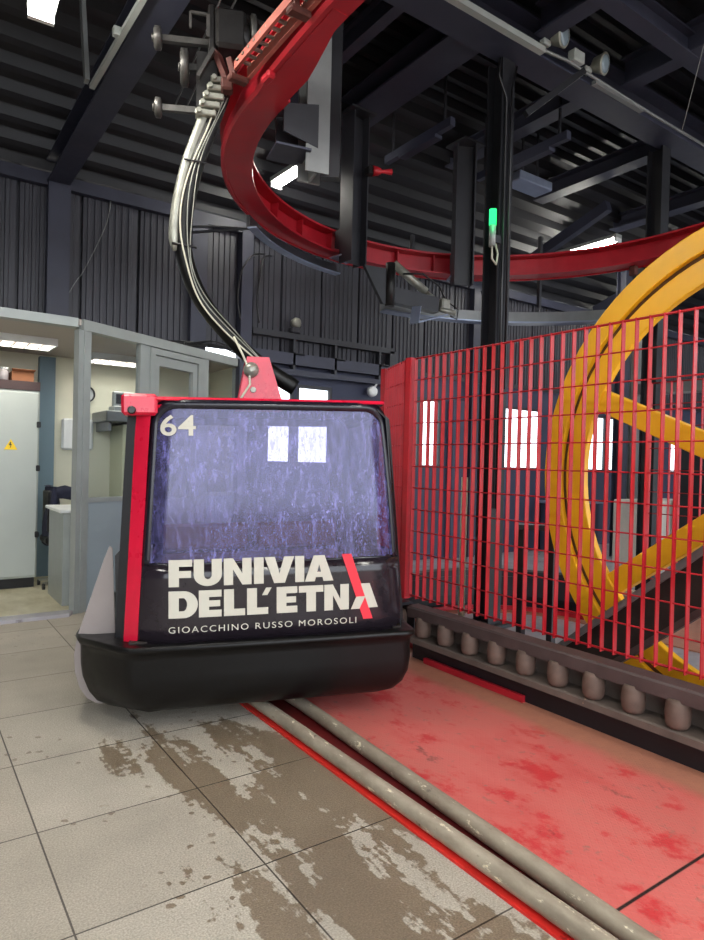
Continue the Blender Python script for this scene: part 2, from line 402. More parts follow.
def m_pipe():
    m, nt, out = newmat('scuffed_pipe')
    p = N(nt, 'ShaderNodeBsdfPrincipled'); geo = N(nt, 'ShaderNodeNewGeometry'); pos = geo.outputs['Position']
    f = noise(nt, 6, 6, .7, pos, (1.5, .5, 1)); c = ramp(nt, f, [(.3, lin(132, 120, 104)), (.7, lin(184, 172, 152))])
    f2 = noise(nt, 30, 5, .7, pos, (1, .35, 1)); c = mixc(nt, ramp(nt, f2, [(.60, (0, 0, 0)), (.66, (1, 1, 1))]), c, lin(236, 224, 194))
    f3 = noise(nt, 17, 5, .7, pos, (1, .5, 1)); c = mixc(nt, ramp(nt, f3, [(.63, (0, 0, 0)), (.7, (1, 1, 1))]), c, lin(74, 62, 52))
    L(nt, c, p.inputs['Base Color']); p.inputs['Roughness'].default_value = .5; p.inputs['Metallic'].default_value = .15
    L(nt, p.outputs[0], out.inputs[0]); return m
M['pipe'] = m_pipe()
M['bed_dark'] = paint('dark_red_groove', lin(92, 16, 18), .5, 0, .3, 8)
M['bed_red'] = paint('bright_red_bed', lin(214, 42, 36), .4, 0, .2, 6, 0, (lin(120, 20, 18), .62))

def m_cabin_glass():
    """tinted pane with a dusty, scratched, rain-streaked film that catches the daylight"""
    m, nt, out = newmat('dusty_tinted_glass')
    tc = N(nt, 'ShaderNodeTexCoord'); pos = tc.outputs['Object']
    t = N(nt, 'ShaderNodeBsdfTransparent'); t.inputs[0].default_value = (.56, .53, .74, 1)
    d = N(nt, 'ShaderNodeBsdfDiffuse'); d.inputs[0].default_value = lin(128, 124, 190)
    g = N(nt, 'ShaderNodeBsdfGlossy'); g.inputs['Roughness'].default_value = .12; g.inputs[0].default_value = (.8, .8, 1, 1)
    st = noise(nt, 34, 6, .75, pos, (1.2, 1, .35)); sp = noise(nt, 120, 3, .7, pos, (1, 1, .5)); bg = noise(nt, 2.4, 4, .6, pos)
    k = ramp(nt, st, [(.47, (0, 0, 0)), (.70, (.8, .8, .8))]); k2 = ramp(nt, sp, [(.57, (0, 0, 0)), (.68, (.9, .9, .9))])
    k = mixc(nt, 1, k, k2, 'LIGHTEN'); k = mixc(nt, 1, k, ramp(nt, bg, [(.3, (.35, .35, .35)), (.65, (1, 1, 1))]), 'MULTIPLY')
    k = mixc(nt, 1, k, (.11, .11, .11, 1), 'ADD')
    a = N(nt, 'ShaderNodeMixShader'); L(nt, k, a.inputs[0]); L(nt, t.outputs[0], a.inputs[1]); L(nt, d.outputs[0], a.inputs[2])
    b = N(nt, 'ShaderNodeMixShader'); L(nt, schlick(nt, .06), b.inputs[0]); L(nt, a.outputs[0], b.inputs[1]); L(nt, g.outputs[0], b.inputs[2])
    L(nt, b.outputs[0], out.inputs[0]); return m
M['cabin_glass'] = m_cabin_glass()
M['side_glass'] = glass('tinted_side_glass', (.62, .6, .74, 1))
M['panel_black'] = paint('glossy_dark_panel', lin(34, 28, 34), .14, 0, .2, 5, 0)
M['gasket'] = paint('dark_glass_border', lin(26, 24, 34), .22, 0, .3, 30, 0, (lin(84, 80, 112), .64))

# ------------------------------------------------------------------ the hall
W0, W1 = -6.0, 17.0          # left and right walls
FRONT = -3.2                 # open station mouth
BACK = 7.0
mb = MB().box(W0, 1.60, FRONT, BACK + .1, -.3, 0); struct('floor', mb, M['tiles'])
PX0, PX1, PY0, PY1 = 3.22, 4.02, .25, 2.62        # pit below the big wheel
mb = MB().box(1.60, PX0, FRONT, BACK + .1, -.3, -.004).box(PX1, W1, FRONT, BACK + .1, -.3, -.004).box(PX0, PX1, FRONT, PY0, -.3, -.004).box(PX0, PX1, PY1, BACK + .1, -.3, -.004)
struct('floor_machine', mb, M['concrete'])
mb = MB().box(PX0, PX1, PY0, PY1, -.75, -.7).box(PX0 - .02, PX0, PY0, PY1, -.7, -.3).box(PX1, PX1 + .02, PY0, PY1, -.7, -.3).box(PX0, PX1, PY0 - .02, PY0, -.7, -.3).box(PX0, PX1, PY1, PY1 + .02, -.7, -.3)
struct('floor_pit', mb, M['rubber'])

CX, CY, R = 4.07, 3.45, 2.29      # centre and radius of the turning loop
def loop(r, y0=-3.0, n=44, z=0.0, yend=None):
    """straight along +y at x=CX-r, half circle round (CX,CY), straight back"""
    p = [(CX - r, y0, z)] + [(CX - r, y0 + (CY - y0) * k / 8, z) for k in range(1, 8)]
    p += [(CX - r * math.cos(PI * k / n), CY + r * math.sin(PI * k / n), z) for k in range(n + 1)]
    ye = y0 if yend is None else yend
    p += [(CX + r, CY + (ye - CY) * k / 8, z) for k in range(1, 9)]
    return p
# red tread plate between the guide pipes and the roller guard, following the loop
o_ = loop(2.29, FRONT + .02); i_ = loop(.856, FRONT + .02)
mb = MB().slab([(p[0], p[1]) for p in o_] + [(p[0], p[1]) for p in i_[::-1]], -.003, .006)
struct('floor_tread_plate', mb, M['tread'])

# corrugated cladding: trays with fine ribs and dark open joints
def clad(x0, x1, z0, z1, y, pitch=.575, first=None):
    mb = MB(); x = first if first is not None else x0
    prof = []
    while x < x1:
        e = min(x + pitch, x1); a = x
        pts = [(x, .07), (x + .034, .07), (x + .036, 0)]
        k = x + .07
        while k < e - .05:
            pts += [(k, 0), (k + .006, -.014), (k + .034, -.014), (k + .04, 0)]; k += .068
        pts += [(e - .004, 0)]
        prof += [p for p in pts if p[0] <= x1]
        x += pitch
    rows = [[(px, y + py, z) for px, py in prof] for z in (z0, z1)]
    mb.grid(rows, False)
    return mb
WINS = [(3.62, 4.00), (4.04, 4.56), (5.62, 6.46), (7.68, 8.68), (9.96, 10.98), (12.6, 13.6)]
WZ0, WZ1 = 1.31, 2.31
mb = clad(W0, W1, 2.62, 4.1, BACK, first=W0); struct('wall_back', mb, M['cladding'], solid=.01)
# wall below: blue dado under the windows, panels between the windows
mb = MB().box(3.3, W1, BACK, BACK + .12, 0, 1.0); struct('wall_back_dado', mb, M['blue_wall'])
mb = MB(); xs = [3.3] + [v for w in WINS for v in w] + [W1]
for k in range(0, len(xs), 2): mb.box(xs[k], xs[k + 1], BACK, BACK + .05, 1.0, 2.62)
for a, b in WINS: mb.box(a, b, BACK, BACK + .05, 1.0, WZ0).box(a, b, BACK, BACK + .05, WZ1, 2.62)
struct('wall_back_panels', mb, M['blue_wall'])
for i, (a, b) in enumerate(WINS):
    w = bpy.data.objects.new('window_%d' % (i + 1), None); COL.objects.link(w); w.location = ((a + b) / 2, BACK, WZ0); w['_w'] = 1; w['kind'] = 'structure'
    f = MB()
    for x in ((a, a + .04), (b - .04, b)): f.box(*x, BACK + .005, BACK + .045, WZ0, WZ1)
    for z in ((WZ0, WZ0 + .04), (WZ1 - .04, WZ1)): f.box(a + .04, b - .04, BACK + .005, BACK + .045, *z)
    if b - a > .6: f.box((a + b) / 2 - .025, (a + b) / 2 + .025, BACK + .005, BACK + .045, WZ0 + .04, WZ1 - .04)
    obj('window_frame', f, M['steel_black'], w)
    obj('window_pane', MB().box(a + .04, b - .04, BACK + .022, BACK + .028, WZ0 + .04, WZ1 - .04), M['pane'], w)
struct('trim_4', MB().box(3.35, W1, BACK - .03, BACK + .1, 2.60, 2.66), M['steel_black'])
# eave channel along the top of the cladding
struct('trim_1', MB().box(W0, W1, BACK - .1, BACK - .02, 3.97, 4.09), M['steel'])
struct('wall_left', MB().box(W0 - .1, W0, FRONT, 9, -.3, 7), M['cladding'])
struct('wall_right', MB().box(W1, W1 + .1, FRONT, BACK + .2, -.3, 7), M['cladding'])
# roof deck: trapezoidal sheets whose ribs run along x
prof = []; y = -3.4
ribs = []
def deck_z(y): return 5.2 if y < 5.25 else 5.2 - (y - 5.25) * .6
while y < BACK + .2:
    for dy, dz in ((0, 0), (.05, 0), (.065, .09), (.185, .09), (.2, 0)): ribs.append((y + dy, deck_z(y + dy) + dz))
    y += .2
mb = MB().grid([[(x, yy, zz) for yy, zz in ribs] for x in (W0, W1)], False)
struct('ceiling', mb, M['deck'], solid=.008)

# steel frame: main girder, ties, columns
def beam(name, p0, p1, w, h, t=.018): return struct(name, MB().ibeam(p0, p1, w, h, t), M['steel'])
beam('ceiling_beam', (W0, 3.72, 4.90), (W1, 3.72, 4.90), .27, .3, .02)                 # girder over the columns
def box_beam(name, x0, x1, y0, y1, z0, z1): return struct(name, MB().box(x0, x1, y0, y1, z0, z1), M['steel'])
for x, w in ((3.12, .10), (3.82, .36), (5.32, .18), (6.9, .2), (8.6, .2), (10.6, .2)):
    beam('ceiling_beam', (x, 3.86, 4.96), (x, 5.72, 4.96), w, .2)
for x in (2.3, 3.5, 4.3, 5.5, 7.2, 9.2):
    beam('ceiling_beam', (x, -3.1, 5.02), (x, 3.58, 5.02), .16, .26)
for y in (3.0, 2.2, 1.2, 0, -1.4):
    beam('ceiling_beam', (W0, y, 4.98 if y > 2.9 else 5.1), (W1, y, 4.98 if y > 2.9 else 5.1), .14, .2)
for x in (7.4, 9.9):                                                          # raking ties towards the rear wall
    struct('ceiling_beam', MB().bar((x, 5.0, 4.72), (x, 6.9, 4.1), .1, .14), M['steel'])
# wide beam at the left, running to the rear wall over a column
struct('ceiling_beam', MB().ibeam((1.25, -1.0, 4.12), (1.25, 6.96, 4.12), .2, .24, .016), M['steel'])
struct('wall_column', MB().box(1.16, 1.36, 6.86, 6.98, 2.55, 4.0), M['steel'])
struct('wall_column', MB().box(2.62, 2.80, 6.90, 6.98, 2.55, 3.97), M['steel'])
struct('wall_column', MB().box(3.20, 3.34, 6.86, 6.98, 0.0, 3.97), M['steel'])
struct('wall_column', MB().box(6.95, 7.08, 6.88, 6.98, 0.0, 3.97), M['steel'])
for x in (4.14, 6.57):
    c = MB().box(x - .075, x + .075, 3.77, 3.785, 0, 4.75).box(x - .075, x + .075, 3.925, 3.94, 0, 4.75).box(x - .006, x + .006, 3.785, 3.925, 0, 4.75)
    c.box(x - .16, x + .16, 3.70, 4.0, 0, .025)
    struct('steel_column', c, M['column_black'])
for x, y, z1 in ((9.2, 5.9, 4.6), (10.2, 6.3, 4.4)):
    struct('steel_column', MB().ibeam((x, y, 0), (x, y, z1), .16, .16, .014, (0, 1, 0)), M['post_grey'] if y > 6 else M['steel'])

# ground outside the station
struct('ground_outside', MB().box(-60, 80, -60, FRONT - .01, -.9, -.5).box(-60, 80, BACK + 3.2, 90, -.9, -.5), M['white_dirt'])

# ------------------------------------------------------------------ control room
OB = 7.95                   # its rear wall
P0 = Vector((1.266, 5.921, 0)); P1 = Vector((3.268, 7.004, 0)); T = (P1 - P0).normalized(); NN = Vector((-T.y, T.x, 0))
def pl(s, d, z): q = P0 + T * s + NN * d; return (q.x, q.y, z)
def plbox(mb, s0, s1, d0, d1, z0, z1):
    vs = [pl(s, d, z) for z in (z0, z1) for d in (d0, d1) for s in (s0, s1)]
    return mb.add(vs, [(0, 2, 3, 1), (4, 5, 7, 6), (0, 1, 5, 4), (2, 6, 7, 3), (0, 4, 6, 2), (1, 3, 7, 5)])
LEN = 2.27
struct('floor_office', MB().slab([(W0, 5.86), (1.266, 5.93), (3.26, 7.02), (3.4, OB + .3), (W0, OB + .3)], -.29, .012), M['office_floor'])
struct('ceiling_office', MB().slab([(W0, 5.80), (1.266, 5.90), (3.26, 6.98), (3.4, OB + .3), (W0, OB + .3)], 2.47, 2.52), M['office_ceil'])
struct('wall_office_back', MB().box(W0, 3.4, OB, OB + .1, 0, 2.5), M['office_wall'])
struct('wall_office_right', MB().box(3.3, 3.38, BACK + .12, OB, 0, 2.5), M['office_wall'])
struct('wall_office_column', MB().box(1.27, 1.43, OB - .12, OB, 0, 2.44), M['blue_grey'])
# screen towards the platform: wide open doorway on the left, glazed bays on the right
fr = MB(); plbox(fr, 0, LEN, -.05, .05, 2.43, 2.52); plbox(fr, -.03, .10, -.03, .03, 0, 2.43); plbox(fr, .02, .05, -.04, -.03, 0, 2.43)
for s0, s1 in ((.68, .80), (1.56, 1.68)): plbox(fr, s0, s1, -.03, .03, 0, 2.43)
plbox(fr, 2.2, LEN, -.05, .05, 0, 2.42); plbox(fr, .10, .68, -.03, .03, .95, .99); plbox(fr, 1.68, 2.2, -.03, .03, .95, .99)
plbox(fr, .80, .86, -.045, .045, .02, 2.36); plbox(fr, 1.50, 1.56, -.045, .045, .02, 2.36); plbox(fr, .80, 1.56, -.045, .045, 2.36, 2.42)
struct('wall_office_frame', fr, M['office_alu'])
lp = MB(); plbox(lp, .10, .68, -.02, .02, 0, .95); plbox(lp, 1.68, 2.2, -.02, .02, 0, .95); struct('wall_office_panel', lp, M['office_panel'])
for i, (s0, s1) in enumerate(((.10, .68), (1.68, 2.2))):
    struct('window_%d' % (7 + i), plbox(MB(), s0, s1, -.004, .004, .99, 2.43), M['pane'])
d = bpy.data.objects.new('door_1', None); COL.objects.link(d); d.location = pl(1.18, 0, 0); d['_w'] = 1; d['kind'] = 'structure'
q = MB(); plbox(q, .87, .93, -.03, .03, .02, 2.35); plbox(q, 1.43, 1.49, -.03, .03, .02, 2.35); plbox(q, .93, 1.43, -.03, .03, .02, .95); plbox(q, .93, 1.43, -.03, .03, 2.26, 2.35)
obj('door_frame', q, M['office_alu'], d); obj('door_pane', plbox(MB(), .93, 1.43, -.004, .004, .95, 2.26), M['pane'], d)
obj('door_handle', plbox(MB(), .885, .905, -.08, -.03, 1.0, 1.12), M['dark_metal'], d)
# header and threshold of the open doorway
struct('trim_2', MB().slab([(W0, 5.72), (1.24, 5.86), (1.28, 5.97), (W0, 5.83)], 2.445, 2.52), M['office_alu'])
struct('trim_3', MB().slab([(W0, 5.66), (1.20, 5.80), (1.28, 5.95), (W0, 5.82)], 0, .03), M['concrete'])

# grid lamps in the control room ceiling
def grid_lamp(name, label, x0, x1, y0, y1):
    t = thing(name, label, 'ceiling lamp', ((x0 + x1) / 2, (y0 + y1) / 2, 2.40), 'grid lamps in the control room')
    f = MB().box(x0, x1, y0, y0 + .02, 2.40, 2.47).box(x0, x1, y1 - .02, y1, 2.40, 2.47).box(x0, x0 + .02, y0 + .02, y1 - .02, 2.40, 2.47).box(x1 - .02, x1, y0 + .02, y1 - .02, 2.40, 2.47)
    obj('housing', f, M['white'], t)
    obj('diffuser', MB().box(x0 + .02, x1 - .02, y0 + .02, y1 - .02, 2.445, 2.455), M['office_light'], t)
    g = MB(); n = 8
    for k in range(1, n): g.box(x0 + (x1 - x0) * k / n - .006, x0 + (x1 - x0) * k / n + .006, y0 + .02, y1 - .02, 2.405, 2.435)
    for k in (1, 2): g.box(x0 + .02, x1 - .02, y0 + (y1 - y0) * k / 3 - .008, y0 + (y1 - y0) * k / 3 + .008, 2.404, 2.436)
    obj('louvre', g, M['office_ceil'], t)
grid_lamp('ceiling_lamp', 'white grid ceiling lamp above the grey electrical cabinet in the control room', .30, 1.25, 6.75, 7.15)
grid_lamp('ceiling_lamp', 'white grid ceiling lamp seen through the glazed bays of the control room', 1.70, 2.45, 7.3, 7.7)

# electrical cabinet, things on it
t = thing('electrical_cabinet', 'tall light grey electrical cabinet with a yellow warning triangle', 'cabinet', (.6, 7.5, 0.012))
obj('plinth', MB().box(.02, 1.16, 7.26, 7.9, .012, .11), M['black'], t)
obj('body', MB().cbox(0, 1.18, 7.24, 7.9, .11, 2.0, .008), M['cabinet'], t)
obj('top_rail', MB().box(0, 1.18, 7.23, 7.9, 2.0, 2.09), M['cabinet_top'], t)
dr = obj('door', MB().cbox(.62, 1.165, 7.215, 7.24, .13, 1.98, .006), M['cabinet'], t)
dl = obj('door', MB().cbox(.02, .605, 7.215, 7.24, .13, 1.98, .006), M['cabinet'], t)
for z in (.55, 1.22, 1.66):
    sub('hinge', MB().cbox(1.15, 1.185, 7.185, 7.222, z - .03, z + .03, .006), M['black'], dr, t)
sub('warning_sign', MB().prism([(.86, 1.40), (.98, 1.40), (.92, 1.505)], lambda x, z: (x, 7.214, z), lambda x, z: (x, 7.212, z)), M['warn'], dr, t)
bz = MB()
for q in (((.915, 1.475), (.925, 1.475), (.918, 1.45), (.905, 1.45)), ((.905, 1.45), (.93, 1.457), (.926, 1.447), (.905, 1.443)), ((.93, 1.457), (.92, 1.45), (.913, 1.418), (.917, 1.418))):
    bz.prism(list(q), lambda x, z: (x, 7.2118, z), lambda x, z: (x, 7.2105, z))
sub('warning_symbol', bz, M['black'], dr, t)
b = thing('cardboard_box', 'open cardboard box on top of the grey electrical cabinet', 'box', (1.03, 7.45, 2.09))
obj('carton', MB().box(.93, 1.13, 7.3, 7.62, 2.09, 2.19), M['card'], b)
obj('flap', MB().add([(.93, 7.3, 2.19), (1.13, 7.3, 2.19), (1.14, 7.25, 2.21), (.92, 7.25, 2.21)], [(0, 1, 2, 3)]), M['card'], b, solid=.005)
for k, x in enumerate((.70, .785, .87)):
    j = thing('jar', ['leftmost pale jar on top of the grey electrical cabinet', 'middle pale jar of three on top of the grey electrical cabinet', 'pale jar next to the cardboard box on the grey cabinet'][k], 'jar', (x, 7.36, 2.09), 'jars on the electrical cabinet')
    obj('container', MB().lathe((x, 7.36, 2.09), (0, 0, 1), [(0, .038), (.09, .04), (.11, .034)], 16), M['jar'], j)
    obj('lid', MB().lathe((x, 7.36, 2.20), (0, 0, 1), [(0, .036), (.025, .036)], 16), M['white'], j)

# desk with a jacket over it, wall box, clock, shelf with printer, cream cabinet
t = thing('reception_desk', 'grey desk with a pale top just inside the control room doorway', 'desk', (1.3, 6.5, .012))
obj('side_panel', MB().box(1.24, 1.36, 6.2, 6.24, .012, .84).box(1.22, 1.24, 6.2, 6.85, .012, .84), M['office_alu'], t)
obj('desk_top', MB().cbox(1.19, 1.62, 6.18, 6.9, .84, .87, .006), M['white'], t)
t = thing('office_chair', 'dark swivel chair behind the desk with a jacket on its back', 'chair', (1.38, 7.18, .012))
obj('seat', MB().cbox(1.22, 1.58, 7.0, 7.36, .46, .54, .02), M['black'], t)
obj('backrest', MB().cbox(1.24, 1.28, 7.02, 7.34, .58, 1.0, .015), M['black'], t)
obj('stem', MB().tube([(1.4, 7.18, .07), (1.4, 7.18, .46)], .025, 10), M['grey_metal'], t)
ft = MB()
for k in range(5): ft.bar((1.4, 7.18, .085), (1.4 + .23 * math.cos(k * 1.2566), 7.18 + .23 * math.sin(k * 1.2566), .07), .03, .025)
ftp = obj('foot', ft, M['grey_metal'], t)
for k in range(5):
    x, y = 1.4 + .23 * math.cos(k * 1.2566), 7.18 + .23 * math.sin(k * 1.2566)
    sub('caster', MB().lathe((x - .012, y, .042), (1, 0, 0), [(0, .03), (.024, .03)], 12), M['black'], ftp, t)
jk = MB(); rows = []
for i in range(9):
    f = i / 8; row = []
    for k in range(14):
        u = k / 13 * 2 * PI
        row.append((1.30 + (.05 + .03 * f + .012 * math.sin(3 * u + i)) * math.cos(u), 7.18 + (.2 + .03 * math.sin(f * 3) + .012 * math.sin(4 * u + 2 * i)) * math.sin(u), 1.03 - .58 * f))
    rows.append(row)
jk.grid(rows); jk.add([(1.24, 7.06, 1.04), (1.24, 7.3, 1.04), (1.29, 7.3, 1.05), (1.29, 7.06, 1.05)], [(0, 1, 2, 3)])
jk.tube([(1.32, 7.02, .98), (1.38, 7.0, .99), (1.46, 6.98, .97), (1.55, 7.0, .95)], [.06, .07, .065, .05], 10)
tag(obj('jacket', jk, M['navy']), 'navy jacket hung over the chair beside the desk', 'jacket')
tag(obj('wall_box', MB().cbox(1.52, 1.86, OB - .06, OB - .002, 1.42, 1.78, .02), M['white']), 'white rounded box mounted on the control room wall beside the doorway', 'wall box')
t = thing('wall_clock', 'black round clock on the control room wall half hidden by the frame', 'clock', (1.78, OB - .02, 1.98))
obj('rim', MB().ring((1.78, OB - .02, 2.07), (0, -1, 0), .08, .095, -.015, .025, 28), M['black'], t)
obj('dial', MB().lathe((1.78, OB - .012, 2.07), (0, -1, 0), [(0, .085), (.008, .085)], 28), M['white'], t)
def at2(s, d): q = P0 + T * s + NN * d; return q.x, q.y
sx_, sy_ = 2.35, 7.55
t = thing('wall_shelf', 'grey shelf behind the first control room pane carrying a small device', 'shelf', (2.3, 7.7, 1.62))
obj('board', MB().cbox(1.85, 2.75, 7.3, OB - .002, 1.74, 1.86, .01), M['post_grey'], t)
obj('bracket', MB().box(1.9, 1.93, 7.4, OB - .002, 1.64, 1.74), M['post_grey'], t)
t = thing('desktop_device', 'small grey measuring device with a tilted screen on the wall shelf', 'device', (2.10, 7.5, 1.86))
obj('case', MB().cbox(1.95, 2.25, 7.4, 7.62, 1.86, 1.92, .008), M['office_alu'], t)
obj('screen_housing', MB().cbox(1.97, 2.23, 7.5, 7.56, 1.92, 2.09, .01), M['office_alu'], t)
obj('screen', MB().box(2.0, 2.2, 7.494, 7.499, 1.95, 2.06), M['black'], t)
obj('keypad', MB().box(2.03, 2.17, 7.44, 7.48, 1.921, 1.93), M['dark_metal'], t)
t = thing('cream_cabinet', 'cream metal cabinet standing under the control room shelf', 'cabinet', (2.35, 7.7, .012))
obj('body', MB().cbox(2.06, 2.64, 7.42, OB - .002, .012, 1.72, .01), M['cream'], t)
obj('door', MB().cbox(2.08, 2.62, 7.40, 7.42, .06, 1.69, .006), M['cream'], t)
obj('notice', MB().box(2.14, 2.26, 7.397, 7.399, 1.42, 1.60), M['white'], t)

# ------------------------------------------------------------------ cabin number 64
YAW = math.radians(-21.61)
cab = thing('gondola_cabin', 'dark glass gondola cabin numbered 64 with red edges and a black base pan', 'gondola', (1.5825, 2.891, 0), world=False)
cab.rotation_euler = (Matrix.Rotation(YAW, 3, 'Z') @ Matrix.Rotation(math.radians(-1.5), 3, 'Y')).to_euler()
ZB, ZT = .462, 1.655
def tt(z): return (z - ZB) / (ZT - ZB)
def rr(z, Rr=.10, top=ZT):
    if z <= top - Rr: return 0
    k = min(1, (z - (top - Rr)) / Rr); return Rr * (1 - math.sqrt(max(0, 1 - k * k)))
def hl(z): return .662 - .070 * tt(z)                    # half width to the left
def hr(z): return .688 - .03 * tt(z) - .055 * tt(z) ** 2 # half width to the right
def ys(x, z):
    """front skin: nearly flat, rolled back towards its edges, leaning back at the top"""
    h = hl(z) if x < 0 else hr(z); k = min(1, abs(x) / h)
    return .06 * k ** 9 - .006 + .035 * max(0, tt(z)) ** 3 + .006 * k * k
ZL = [ZB + (ZT - .10 - ZB) * i / 14 for i in range(15)] + [ZT - .10 + .10 * math.sin(i / 8 * PI / 2) for i in range(1, 9)]
def skin(z0, z1, inset=0.0, dy=0.0, nx=30, zt=None):
    rows = []
    zs = [z for z in ZL if z0 - 1e-6 <= z <= z1 + 1e-6]
    if not zs or abs(zs[0] - z0) > 1e-4: zs = [z0] + zs
    if abs(zs[-1] - z1) > 1e-4: zs = zs + [z1]
    for z in zs:
        a, b = -hl(z) + rr(z) * .8 + inset, hr(z) - rr(z) * .8 - inset
        row = []
        for k in range(nx + 1):
            s = k / nx; s = .5 - .5 * math.cos(PI * s) * (.6 + .4 * abs(math.cos(PI * s)))
            x = a + (b - a) * s; row.append((x, ys(x, z) + dy, z))
        rows.append(row)
    return MB().grid(rows)
ZP = .845                                              # top of the opaque lower panel
obj('windscreen', skin(ZP, ZT - .035, .035, .004), M['cabin_glass'], cab)
obj('front_panel', skin(ZB, ZP, .0, .004), M['panel_black'], cab, solid=.008)
# dark border printed round the pane
g = MB(); ring = []
inn, outr = [], []
zs = [ZP + (ZT - .035 - ZP) * k / 24 for k in range(25)]
def edge(ins, top):
    L_, R_ = [], []
    for k in range(41):
        z = ZP + (top - ZP) * k / 40
        if k > 30:
            th = (k - 30) / 10 * PI / 2; z = top - .09 + .09 * math.sin(th); c = .09 * (1 - math.cos(th))
        else: z = ZP + (top - .09 - ZP) * k / 30; c = 0
        L_.append((-hl(z) + ins + c, z)); R_.append((hr(z) - ins - c, z))
    return L_ + R_[::-1]
A, B = edge(-.002, ZT), edge(.038, ZT - .045)
# walk both outlines
rows = [[], []]
NTOP = 18
def resample(e):
    l, r = e[:41], e[41:]
    xa, za = l[-1]; xb, zb = r[0]
    return l + [(xa + (xb - xa) * k / NTOP, za) for k in range(1, NTOP)] + r
A, B = resample(A), resample(B)
g.grid([[(x, ys(x, min(z, ZT)) - .001, z) for x, z in e] for e in (A, B)])
obj('windscreen_border', g, M['gasket'], cab, solid=.004)
obj('sill_strip', MB().grid([[(-.65 + 1.325 * k / 20, ys(-.65 + 1.325 * k / 20, z) + .003, z) for k in range(21)] for z in (ZP - .008, ZP + .008)]), M['gasket'], cab, solid=.003)

# lettering --------------------------------------------------------------
def lx(px): t_ = px - 168; return -.514 + .004673 * t_ + 1.77e-6 * t_ * t_
def onskin(mb, poly):
    mb.prism(poly, lambda x, z: (x, ys(x, z) - .0035, z), lambda x, z: (x, ys(x, z) - .0055, z))
def letter(mb, ch, x0, x1, z0, h):
    w = x1 - x0; s = .37 * h; b = .255 * h; z1 = z0 + h; q = lambda *p: onskin(mb, list(p))
    box = lambda a, c, d, e: q((a, d), (c, d), (c, e), (a, e))
    if ch == 'I': box(x0, x1, z0, z1)
    elif ch == 'F': box(x0, x0 + s, z0, z1); box(x0 + s, x1, z1 - b, z1); box(x0 + s, x1 - .05 * w, z0 + .33 * h, z0 + .33 * h + b)
    elif ch == 'E': box(x0, x0 + s, z0, z1); box(x0 + s, x1, z1 - b, z1); box(x0 + s, x1, z0, z0 + b); box(x0 + s, x1 - .06 * w, z0 + .5 * h - b * .45, z0 + .5 * h + b * .45)
    elif ch == 'L': box(x0, x0 + s, z0, z1); box(x0 + s, x1, z0, z0 + b)
    elif ch == 'T': box(x0, x1, z1 - b, z1); m = (x0 + x1) / 2; box(m - s / 2, m + s / 2, z0, z1 - b)
    elif ch == 'N': box(x0, x0 + s * .92, z0, z1); box(x1 - s * .92, x1, z0, z1); q((x0 + s * .92, z1), (x0 + s * .92, z1 - .42 * h), (x1 - s * .92, z0), (x1 - s * .92, z0 + .42 * h)); q((x0 + .02 * w, z1), (x0 + s * .92, z1 - .42 * h), (x0 + s * .92, z1))
    elif ch == 'V':
        m = (x0 + x1) / 2
        q((x0, z1), (m - s * .55, z0), (m, z0), (m, z0 + .36 * h), (x0 + s * 1.05, z1)); q((x1, z1), (x1 - s * 1.05, z1), (m, z0 + .36 * h), (m, z0), (m + s * .55, z0))
    elif ch == 'A':
        m = (x0 + x1) / 2; xi = x0 + s * 1.05; zi = z1 - .34 * h
        at = lambda z: xi + (m - xi) * (z - z0) / (zi - z0)
        c0, c1 = z0 + .16 * h, z0 + .36 * h
        lh = [(x0, z0), (xi, z0), (at(c0), c0), (m, c0), (m, c1), (at(c1), c1), (m, zi), (m, z1), (m - s * .58, z1)]
        q(*lh); q(*[(2 * m - x, z) for x, z in lh[::-1]])
    elif ch == 'U':
        o, i = [], []
        r_ = w / 2; m = (x0 + x1) / 2; n = 14
        for k in range(n + 1):
            a = PI + PI * k / n
            o.append((m + r_ * math.cos(a), z0 + .42 * h + .42 * h * math.sin(a) - .0)); i.append((m + (r_ - s) * math.cos(a), z0 + .42 * h + (.42 * h - b) * math.sin(a)))
        o = [(x0, z1)] + o + [(x1, z1)]; i = [(x0 + s, z1)] + i + [(x1 - s, z1)]
        for k in range(len(o) - 1): q(o[k], o[k + 1], i[k + 1], i[k])
    elif ch == 'D':
        box(x0, x0 + s, z0, z1); n = 16; m = z0 + h / 2; o, i = [], []
        xc = x0 + w - .52 * h
        for k in range(n + 1):
            a = -PI / 2 + PI * k / n
            o.append((xc + .52 * h * math.cos(a), m + h / 2 * math.sin(a))); i.append((xc + (.52 * h - s) * math.cos(a) - .02 * h, m + (h / 2 - b) * math.sin(a)))
        o = [(x0 + s, z0)] + o + [(x0 + s, z1)]; i = [(x0 + s, z0 + b)] + i + [(x0 + s, z1 - b)]
        for k in range(len(o) - 1): q(o[k], o[k + 1], i[k + 1], i[k])
    elif ch == "'": q((x0, z1 - .28 * h), (x0 + .55 * w, z1 - .28 * h), (x1, z1), (x0 + .42 * w, z1))
txt = MB(); z0, hh = .738, .132
for ch, a, b in (('F', 168.8, 192.5), ('U', 194, 222), ('N', 224, 251.5), ('I', 254, 263.6), ('V', 264.6, 294), ('I', 295, 304), ('A', 304.6, 333)): letter(txt, ch, lx(a), lx(b), z0, hh)
z0 = .585
for ch, a, b in (('D', 168.6, 198), ('E', 199, 221.6), ('L', 224, 245), ('L', 247, 268), ("'", 262, 271.5), ('E', 276.5, 297), ('T', 298.6, 323), ('N', 324, 348.5)): letter(txt, ch, lx(a), lx(b), z0, hh)
